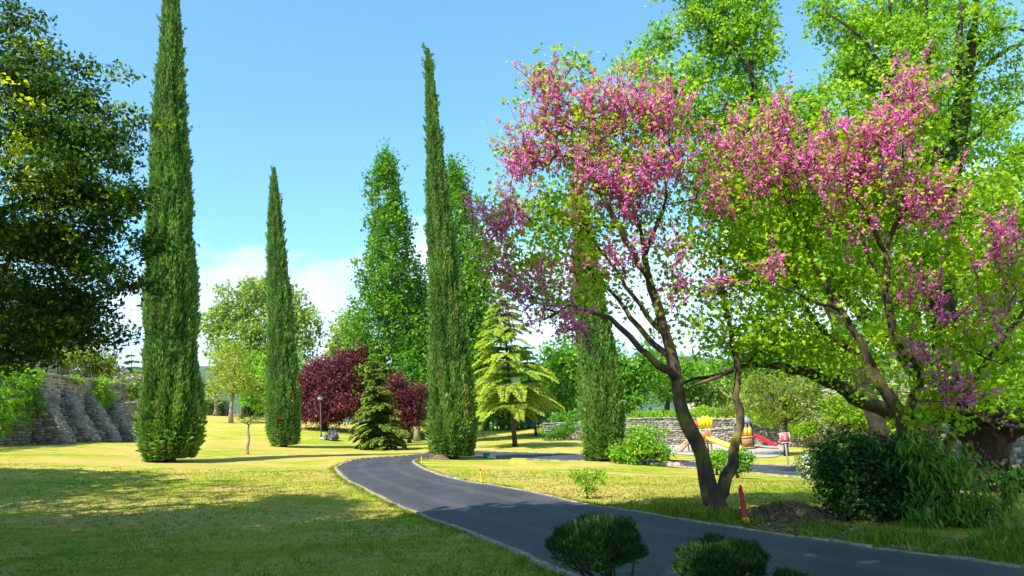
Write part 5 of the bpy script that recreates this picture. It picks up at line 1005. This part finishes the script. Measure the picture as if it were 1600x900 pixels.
marker(752, 20.3, .36, 'red marker post with yellow middle at the kerb, near the driveway bend', 0, 2); marker(659, 29, .30, 'orange yellow marker post at the tip of the lawn', 0, 2); marker(674, 35.5, .30, 'orange marker post left of the cypress foot on a heap of earth', 0, 0); marker(1064, 35.2, .34, 'small pink red marker post by the far stretch of road', 0, 0)
def mound(px, D, rx, ry, hgt, label, seed, mk='soil'):
    rng = np.random.default_rng(seed); b0 = gnd(px, D); n_ = 26; u, v = np.meshgrid(np.linspace(0, 1, n_), np.linspace(0, 2 * math.pi, 40, endpoint=False), indexing='ij'); x = rx * u * np.cos(v); y = ry * u * np.sin(v); q = np.stack([x.ravel() * 3, y.ravel() * 3, x.ravel() * 0 + seed], 1)
    z = hgt * (1 - sstep(0, 1, u.ravel())) * (.7 + .6 * vnoise(q)) + .05 * (vnoise(q * 4) - .4) * (1 - u.ravel()) - .02; X = b0[0] + x.ravel(); Y = b0[1] + y.ravel(); V = np.stack([X, Y, H(X, Y) + z], 1); i = np.arange(n_ - 1)[:, None] * 40; j = np.arange(40)[None]; j2 = (j + 1) % 40
    return tag(mesh('earth_mound', V, np.stack([i + j, i + 40 + j, i + 40 + j2, i + j2], -1).reshape(-1, 4), M[mk], None, loc=b0, smooth=True), label, 'mound')
mound(1235, 11.9, 1.2, .55, .24, 'low heap of brown earth and dead leaves beside the dark red marker post', 3); mound(686, 35.0, .7, .5, .22, 'small pale earth heap at the foot of the cypress on the driveway bend', 4); mound(812, 32, 1.1, .5, .18, 'low grassy mound on the lawn by the far road edge', 6, 'lawn'); mound(216, 52, 1.1, .7, .5, 'pale heap of soil at the foot of the low wall', 7); mound(1052, 35.5, .8, .5, .25, 'pale stony heap by the far stretch of road', 8, 'kerb')
# sign
b0 = gnd(1232, 38.0); root = thing('road_sign', b0, 'square pinkish red notice sign on a pale steel post', 'sign'); q = MB(); q.tube([(0, 0, -.3), (0, .0, 1.55)], .045, 10); q.build('post', M['galv'], root, smooth=True)
k = pxm(38); w = 15.5 * k; q = MB(); q.box((0, -.06, 1.36), (w, .03, 15 * k)); pn = q.build('panel', M['signred'], root)
def chip(pts_, mt, nm, par, y=-.079):
    q = MB()
    for (x_, z_, a_, b_) in pts_: q.box((x_, y, z_), (a_, .008, b_))
    o = mesh(nm, np.concatenate(q.V), np.concatenate(q.F[4]), mt); o.parent = par; return o
t_ = w / 2 - .025; chip([(0, 1.36 + 7.1 * k, w - .05, .022), (0, 1.36 - 7.1 * k, w - .05, .022), (-t_, 1.36, .022, 13.8 * k), (t_, 1.36, .022, 13.8 * k)], M['signw'], 'border', pn)
for c4 in [(-.13, 1.47, .05, .05), (.13, 1.47, .05, .05), (-.13, 1.40, .05, .04), (.13, 1.40, .05, .04), (-.13, 1.24, .05, .08), (.13, 1.24, .05, .08)]: chip([c4], M['signd'], 'dark_print', pn)
for c4 in [(0, 1.49, .12, .016), (0, 1.45, .15, .016), (0, 1.41, .13, .016), (0, 1.36, .16, .016), (0, 1.31, .12, .016), (0, 1.26, .14, .016)]: chip([c4], M['signw'], 'pale_print', pn)
# teal tub, stones
b0 = gnd(761, 37.6); root = thing('teal_tub', b0, 'small teal plastic tub on the grass edge beside the cypress shadow', 'tub'); q = MB(); q.tube([(0, 0, 0), (0, 0, .02), (0, 0, .26)], [.12, .14, .19], 14, False); q.tube([(0, 0, .02), (0, 0, .03)], [.14, .14], 14); q.build('body', M['teal'], root, smooth=True); q = MB(); a = np.linspace(0, 2 * math.pi, 17); q.tube(np.stack([np.cos(a) * .195, np.sin(a) * .195, a * 0 + .26], 1), .012, 5, False); q.build('rim', M['teal'], root); q = MB(); a = np.linspace(0, math.pi, 9); q.tube(np.stack([np.cos(a) * .19, a * 0, .26 + np.sin(a) * .14], 1), .006, 4); q.build('handle', M['galv'], root)
def rock(px, D, r, label, seed):
    b0 = gnd(px, D); u, v = np.meshgrid(np.linspace(0, math.pi, 10), np.linspace(0, 2 * math.pi, 14, endpoint=False), indexing='ij'); d = np.stack([np.sin(u) * np.cos(v), np.sin(u) * np.sin(v), np.cos(u)], -1).reshape(-1, 3); V = b0 + (0, 0, r * .3) + d * r * np.array([1.2, .9, .7]) * (.7 + .6 * vnoise(d * 1.7 + seed))[:, None]; i = np.arange(9)[:, None] * 14; j = np.arange(14)[None]; j2 = (j + 1) % 14
    tag(mesh('stone', V, np.stack([i + j, i + 14 + j, i + 14 + j2, i + j2], -1).reshape(-1, 4), M['rock'], None, loc=b0), label, 'stone')
rock(505, 57, .22, 'white stone at the foot of the slim lamp', 1); rock(766, 37.4, .16, 'pale stone next to the teal tub', 2); rock(771, 37.3, .12, 'smaller pale stone beyond the teal tub', 3); rock(1036, 34.8, .2, 'grey stone beside the round bush by the far road', 4)

# ---- playground
pl = np.array([gnd(a_, b_)[:2] for a_, b_ in [(965, 54), (1085, 49.5), (1190, 47.5), (1222, 52), (1215, 60.5), (1100, 61.5), (985, 61.5)]]); c = pl.mean(0); n_ = 9; ring = smoothline(np.vstack([pl, pl[:1]]), 70)[:-1]
V = [c + (p_ - c) * k / n_ for k in range(1, n_ + 1) for p_ in ring]; V = np.array([c] + V); m_ = len(ring); i = np.arange(n_ - 1)[:, None] * m_ + 1; j = np.arange(m_)[None]; j2 = (j + 1) % m_
Fq = np.stack([i + j, i + m_ + j, i + m_ + j2, i + j2], -1).reshape(-1, 4); Ft = np.array([[0, 1 + q, 1 + (q + 1) % m_] for q in range(m_)])
mesh('gravel_ground', np.column_stack([V, H(V[:, 0], V[:, 1]) + .04]), [Fq, Ft], M['gravel'], kind='structure')
b0 = gnd(1098, 54.5); k = pxm(54.5); root = thing('play_tower', b0, 'wooden play tower with yellow leaf shaped top, orange panels and yellow slide', 'play tower', rz=math.radians(0))
def bx(nm, mt, boxes, par=root, **kw):
    q = MB()
    for b_ in boxes: q.box(*b_)
    o = mesh(nm, np.concatenate(q.V), np.concatenate(q.F[4]), M[mt], **kw); o.parent = par; return o
for x_, y_ in ((-.85, -.5), (-.1, -.5), (.55, -.5), (-.85, .5), (-.1, .5), (.55, .5)): bx('post', 'lightw', [((x_, y_, 1.05), (.1, .1, 2.1))])
bx('platform', 'lightw', [((-.15, 0, .98), (1.5, 1.1, .07))]); bx('orange_panel', 'orapl', [((.22, -.57, 1.25), (.62, .03, .48))]); bx('orange_panel', 'orapl', [((.62, 0, 1.25), (.03, .9, .48))])
q = MB(); q.add([(-1.1, -.65, 1.85), (-.1, -.65, 1.85), (-.1, .65, 1.85), (-1.1, .65, 1.85), (-.95, 0, 2.35), (-.25, 0, 2.35)], [np.array([[0, 1, 5, 4], [2, 3, 4, 5], [0, 3, 2, 1]]), np.array([[1, 2, 5], [3, 0, 4]])]); o = mesh('roof', np.concatenate(q.V), [np.concatenate(f) for f in q.F.values() if f], M['orapl']); o.parent = root
q = MB()
for kk, (x_, w_, h_, t_) in enumerate([(.0, .26, .78, -.12), (.24, .26, .9, -.03), (.48, .26, .88, .05), (.68, .2, .76, .14)]): # leaf shaped boards
    V = np.array([(-w_ / 2, 0, 0), (w_ / 2, 0, 0), (w_ * .62, 0, h_ * .55), (w_ * .42, 0, h_ * .92), (0, 0, h_), (-w_ * .42, 0, h_ * .92), (-w_ * .62, 0, h_ * .55)]) @ roty(t_).T; V2 = V + (0, .05, 0); mb = MB(); mb.add(np.vstack([V, V2]) + (x_, -.56 + kk * .004, 1.70), [np.array([[0, 1, 2, 6], [7, 13, 9, 8], [6, 2, 3, 5], [13, 12, 10, 9]]), np.array([[5, 3, 4], [12, 11, 10]]), np.array([[q_, q_ + 7, (q_ + 1) % 7 + 7, (q_ + 1) % 7] for q_ in range(7)])])
    o = mesh('leaf_board', np.concatenate(mb.V), [np.concatenate(f) for f in mb.F.values() if f], M['yelpl']); o.parent = root
def slide(par, pts_, w_, mt):
    p_ = smoothline(pts_, 16); q = MB(); prof = [(-w_ / 2 - .04, .22), (-w_ / 2 - .04, -.02), (w_ / 2 + .04, -.02), (w_ / 2 + .04, .22), (w_ / 2, .22), (w_ / 2, .03), (-w_ / 2, .03), (-w_ / 2, .22)]; t_ = unit(np.gradient(p_, axis=0)); s_ = unit(np.cross(t_, (0, 0, 1.))); up = np.cross(s_, t_); V = []
    for a_ in range(16):
        for (x_, z_) in prof: V.append(p_[a_] + s_[a_] * x_ + up[a_] * z_)
    i = np.arange(15)[:, None] * 8; j = np.arange(8)[None]; j2 = (j + 1) % 8; o = mesh('slide', np.array(V), [np.stack([i + j, i + j2, i + 8 + j2, i + 8 + j], -1).reshape(-1, 4), np.array([[0, 1, 2, 3], [123, 122, 121, 120]])], M[mt]); o.parent = par
slide(root, [(.25, -.55, .98), (.55, -.75, .80), (1.0, -1.1, .55), (1.5, -1.5, .30), (2.0, -1.9, .12), (2.3, -2.1, .10)], .5, 'yelpl')
la = MB(); la.tube([(-.95, -.2, 1.0), (-2.3, -.6, .02)], .045, 6); la.tube([(-.95, .3, 1.0), (-2.3, -.1, .02)], .045, 6)
o = mesh('ladder_rail', np.concatenate(la.V), [np.concatenate(f) for f in la.F.values() if f], M['lightw']); o.parent = root
for q_ in range(6): f = (q_ + .5) / 6; bx('ladder_rung', 'brown', [((-.95 - 1.35 * f, .05 - .4 * f, 1.0 - .98 * f), (.14, .56, .04))])
bx('brace', 'brown', [((-1.35, -.55, .5), (1.5, .09, .14), roty(math.radians(42)).T)])
b0 = gnd(1166, 56.5); root2 = thing('play_house', b0, 'small play tower with grey pointed roof, ochre panels and red slide', 'play tower')
for x_, y_ in ((-.45, -.45), (.45, -.45), (-.45, .45), (.45, .45)): bx('post', 'darkm', [((x_, y_, 1.0), (.09, .09, 2.0))], root2)
for x_ in (-.28, 0, .28): bx('ochre_board', 'ochre', [((x_, -.5, 1.22), (.26, .03, .62))], root2)
bx('lower_panel', 'brown', [((0, -.5, .48), (.8, .04, .7))], root2); bx('platform', 'lightw', [((0, 0, .88), (.98, .98, .06))], root2); bx('ledge', 'lightw', [((0, -.53, .86), (1.0, .05, .09))], root2); bx('ledge', 'lightw', [((0, -.53, .10), (1.0, .05, .06))], root2)
q = MB(); q.add([(-.7, -.7, 1.9), (.7, -.7, 1.9), (.7, .7, 1.9), (-.7, .7, 1.9), (-.12, 0, 2.55), (.12, 0, 2.55)], [np.array([[0, 1, 5, 4], [2, 3, 4, 5], [0, 3, 2, 1]]), np.array([[1, 2, 5], [3, 0, 4]])]); o = mesh('roof', np.concatenate(q.V), [np.concatenate(f) for f in q.F.values() if f], M['greyr']); o.parent = root2
slide(root2, [(.45, 0, .90), (.8, -.15, .80), (1.2, -.3, .52), (1.6, -.45, .24), (1.95, -.55, .10), (2.1, -.6, .09)], .46, 'redpl')

# ---- grass, weeds and litter
def inroad(x, y):
    d1 = np.min((x[:, None] - outl[None, ::3, 0]) ** 2 + (y[:, None] - outl[None, ::3, 1]) ** 2, axis=1); return d1
poly = np.vstack([outl, innl[::-1]])
def inside(x, y, pol):
    r = np.zeros(len(x), bool); j = len(pol) - 1
    for i in range(len(pol)):
        xi, yi = pol[i]; xj, yj = pol[j]
        if yi != yj: r ^= ((yi > y) != (yj > y)) & (x < (xj - xi) * (y - yi) / (yj - yi) + xi)
        j = i
    return r
rng = np.random.default_rng(101); pol = poly[::4]
def bladeset(x, y, hgt, nb, wid, spread, rng, tn=None, bend=.5):
    N = len(x); z = H(x, y) - .005; x = np.repeat(x, nb) + rng.normal(size=N * nb) * spread; y = np.repeat(y, nb) + rng.normal(size=N * nb) * spread; z = np.repeat(z, nb); h_ = np.repeat(hgt, nb) * rng.uniform(.5, 1.2, N * nb)
    a = rng.random(N * nb) * 6.28; w = np.stack([np.cos(a), np.sin(a), a * 0], 1) * (wid * h_ / np.mean(h_) * .5)[:, None]; l = np.stack([-np.sin(a), np.cos(a), a * 0], 1) * (h_ * bend * rng.normal(size=N * nb) * .8)[:, None]
    c = np.stack([x, y, z], 1); up = np.array([0, 0, 1.]) * h_[:, None]; V = np.stack([c - w, c + w, c + up * .6 + l * .35 + w * .55, c + up + l], 1).reshape(-1, 3)
    return V, np.arange(4 * N * nb).reshape(-1, 4), np.repeat(np.clip(np.repeat(tn, nb) + rng.normal(size=N * nb) * .15, 0, 1), 4)
N = 62000; yy = np.exp(rng.uniform(math.log(5.0), math.log(26), N)); aa = rng.uniform(-.66, .66, N); xx = yy * np.tan(aa)
ok = ~inside(xx, yy, pol); xx, yy = xx[ok], yy[ok]; pt = vnoise(np.stack([xx * .5, yy * .5, xx * 0], 1)) * .6 + vnoise(np.stack([xx * 2, yy * 2, xx * 0 + 4], 1)) * .4
V, F, T_ = bladeset(xx, yy, .022 + .016 * rng.random(len(xx)) + .0006 * yy, 3, .006 + 0.0004 * yy.mean(), .02, rng, np.clip(.15 + pt * .8, 0, 1), .8)
mesh('grass', V, F, M['grassb'], None, tint=T_, kind='stuff')['label'] = 'short mown grass, patchy green and straw yellow'
# taller weeds on the verge by the inner kerb
def verge(px0, px1, off0, off1, n_, rng):
    px = rng.uniform(px0, px1, n_); i_ = np.array([int(np.argmin(np.abs(kpx - p_))) for p_ in px]); d = innl[np.minimum(i_ + 1, NO - 1)] - innl[i_]; nrm = unit(np.stack([d[:, 1], -d[:, 0]], 1)); o_ = rng.uniform(off0, off1, n_)[:, None]; q = innl[i_] + nrm * o_
    bad = inside(q[:, 0], q[:, 1], pol); q[bad] = innl[i_][bad] - nrm[bad] * o_[bad]; return q
kpx = np.array([proj((a_, b_, h1(a_, b_)))[0] for a_, b_ in innl]); kk_ = np.argmax(kpx < 660); kpx[kk_:] = -9999
q = verge(930, 1650, .08, 1.5, 2600, rng); q = q[vnoise(np.column_stack([q * 2.2, q[:, 0] * 0 + 3])) > .5]; V, F, T_ = bladeset(q[:, 0], q[:, 1], .035 + .10 * rng.random(len(q)) ** 2, 6, .010, .05, rng, .2 + .5 * rng.random(len(q)))
q2 = verge(985, 1085, .3, 1.0, 360, rng); V2, F2, T2_ = bladeset(q2[:, 0], q2[:, 1], .09 + .13 * rng.random(len(q2)), 6, .014, .06, rng, .35 + .4 * rng.random(len(q2)))
q3 = verge(1290, 1700, .2, 2.4, 2400, rng); q3 = q3[vnoise(np.column_stack([q3 * 1.6, q3[:, 0] * 0])) > .48]; V3, F3, T3_ = bladeset(q3[:, 0], q3[:, 1], .05 + .13 * rng.random(len(q3)) ** 2, 6, .016, .06, rng, .05 + .4 * rng.random(len(q3)))
Vw, Fw, Tw = cat([(V, F, T_), (V2, F2, T2_), (V3, F3, T3_)]); mesh('verge_weeds', Vw, Fw, M['grassb'], None, tint=Tw, kind='stuff')['label'] = 'tufts of long grass and weeds along the drive verge'
q = verge(1000, 1700, .05, 1.6, 9000, rng); C = np.column_stack([q, H(q[:, 0], q[:, 1]) + .012]); V, F = leafset(C, .035 + .05 * rng.random(len(C)), .6, rnd(len(C), rng) * np.array([1, 1, .15]), .1, (0, 0, 3), .6, .1, rng)
mesh('leaf_litter', V, F, M['litter'], None, tint=np.repeat(rng.random(len(C)), 4), kind='stuff')['label'] = 'dry fallen leaves and mulch on the verge'
C = gnd(1235, 11.9)[None] + rng.normal(size=(1500, 3)) * np.array([.6, .3, 0]); C[:, 2] = H(C[:, 0], C[:, 1]); e_ = np.hypot((C[:, 0] - gnd(1235, 11.9)[0]) / 1.2, (C[:, 1] - 11.9) / .55); C = C[e_ < 1]; e_ = e_[e_ < 1]; C[:, 2] += .20 * (1 - sstep(0, 1, e_)) + .03
V, F = leafset(C, .03 + .04 * rng.random(len(C)), .6, None, 1, (0, 0, 1.5), rng=rng); mesh('mound_leaf_litter', V, F, M['litter'], None, tint=np.repeat(.8 * rng.random(len(C)), 4), kind='stuff')['label'] = 'dry leaves lying on the brown earth heap'
for nm, line, sg_ in (('outer_edge_grass', outl, 1), ('inner_edge_grass', innl, -1)):
    k = 5200; i_ = (rng.random(k) ** 1.0 * (NO * .62)).astype(int) + 3; d = line[i_ + 1] - line[i_]; nrm = unit(np.stack([-d[:, 1], d[:, 0]], 1)) * sg_; f = rng.random((k, 1)); q = line[i_] + d * f + nrm * (.10 + np.abs(rng.normal(size=(k, 1))) * .09 - .07 * (rng.random((k, 1)) < .12)); q = q[(q[:, 1] > 3) & (vnoise(np.column_stack([q * 2.0, q[:, 0] * 0])) > .34)]
    V, F, T_ = bladeset(q[:, 0], q[:, 1], .03 + .04 * rng.random(len(q)), 4, .006, .025, rng, .15 + .6 * rng.random(len(q))); mesh(nm, V, F, M['grassb'], None, tint=T_, kind='stuff')['label'] = 'longer grass creeping over the drive edge stones'
k = 2600; yy = np.exp(rng.uniform(math.log(5.5), math.log(24), k)); xx = yy * np.tan(rng.uniform(-.66, .3, k)); ok = ~inside(xx, yy, pol); C = np.column_stack([xx[ok], yy[ok], H(xx[ok], yy[ok]) + .028]); V, F = leafset(C, .025 + .035 * rng.random(len(C)), .6, rnd(len(C), rng) * np.array([1, 1, .3]), .1, (0, 0, 2), .6, .1, rng)
mesh('fallen_leaves', V, F, M['litter'], None, tint=np.repeat(rng.random(len(C)), 4), kind='stuff')['label'] = 'small dry leaves scattered over the shaded lawn'
k = 1500; yy = np.exp(rng.uniform(math.log(5.5), math.log(24), k)); xx = yy * np.tan(rng.uniform(-.66, .5, k)); ok = ~inside(xx, yy, pol) & (vnoise(np.stack([xx, yy, xx * 0 + 7], 1)) > .5); V, F, T_ = bladeset(xx[ok], yy[ok], .05 + .04 * rng.random(ok.sum()), 9, .006, .03, rng, .1 + .35 * rng.random(ok.sum()))
mesh('lawn_weeds', V, F, M['grassb'], None, tint=T_, kind='stuff')['label'] = 'taller green tufts standing in the mown lawn'
# bare soil strip under the verge
i0, i1 = [int(np.argmin(np.abs(kpx - p_))) for p_ in (1690, 1000)]; i0, i1 = min(i0, i1), max(i0, i1); li = innl[i0:i1 + 1]; d = np.gradient(li, axis=0); nrm = unit(np.stack([d[:, 1], -d[:, 0]], 1)); tst = li + nrm * .5
if inside(tst[:, 0], tst[:, 1], pol).mean() > .5: nrm = -nrm
wd = .5 + .55 * vnoise(np.column_stack([li * .8, li[:, 0] * 0])) ; m_ = len(li); V = np.concatenate([li + nrm * (.05 + (wd[:, None] - .05) * k / 8) for k in range(9)]); zz = H(V[:, 0], V[:, 1]) + .012 - .02 * (np.repeat(np.arange(9), m_) == 8); i = np.arange(8)[:, None] * m_; j = np.arange(m_ - 1)[None]
mesh('soil_strip_ground', np.column_stack([V, zz]), np.stack([i + j, i + j + 1, i + m_ + j + 1, i + m_ + j], -1).reshape(-1, 4), M['soil'], kind='structure', smooth=True)
# pale petals and grit on the asphalt
k = 500; i_ = rng.integers(20, 230, k); f = rng.random(k)[:, None]; prr = np.array(pr)[np.minimum((i_ / NO * len(pr)).astype(int), len(pr) - 1)]; q = outl[prr[:, 0]] * (1 - f) + innl[prr[:, 1]] * f; C = np.column_stack([q, H(q[:, 0], q[:, 1]) + ROADZ + .006]); V, F = leafset(C, .02 + .03 * rng.random(k), .7, rnd(k, rng) * np.array([1, 1, .05]), .05, (0, 0, 4), .3, .1, rng)
mesh('road_litter', V, F, M['litter'], None, tint=np.repeat(.5 + .5 * rng.random(k), 4), kind='stuff')['label'] = 'pale petals and bits of leaf scattered on the asphalt'

# ------------------------------------------------------------------ the air
q = MB(); q.box((0, 0, 277), (18400, 18400, 562)); o = q.build('haze', None)
hm = bpy.data.materials.new('air'); hm.use_nodes = True; t = hm.node_tree; t.nodes.clear(); oo = nd(t, 'ShaderNodeOutputMaterial'); pv = nd(t, 'ShaderNodeVolumePrincipled')
pv.inputs['Color'].default_value = (.80, .90, 1, 1); pv.inputs['Density'].default_value = .00005; pv.inputs['Anisotropy'].default_value = .2; lk(t, pv.outputs[0], oo.inputs['Volume']); o.data.materials.append(hm); o['kind'] = 'stuff'
SC.cycles.volume_max_steps = 32
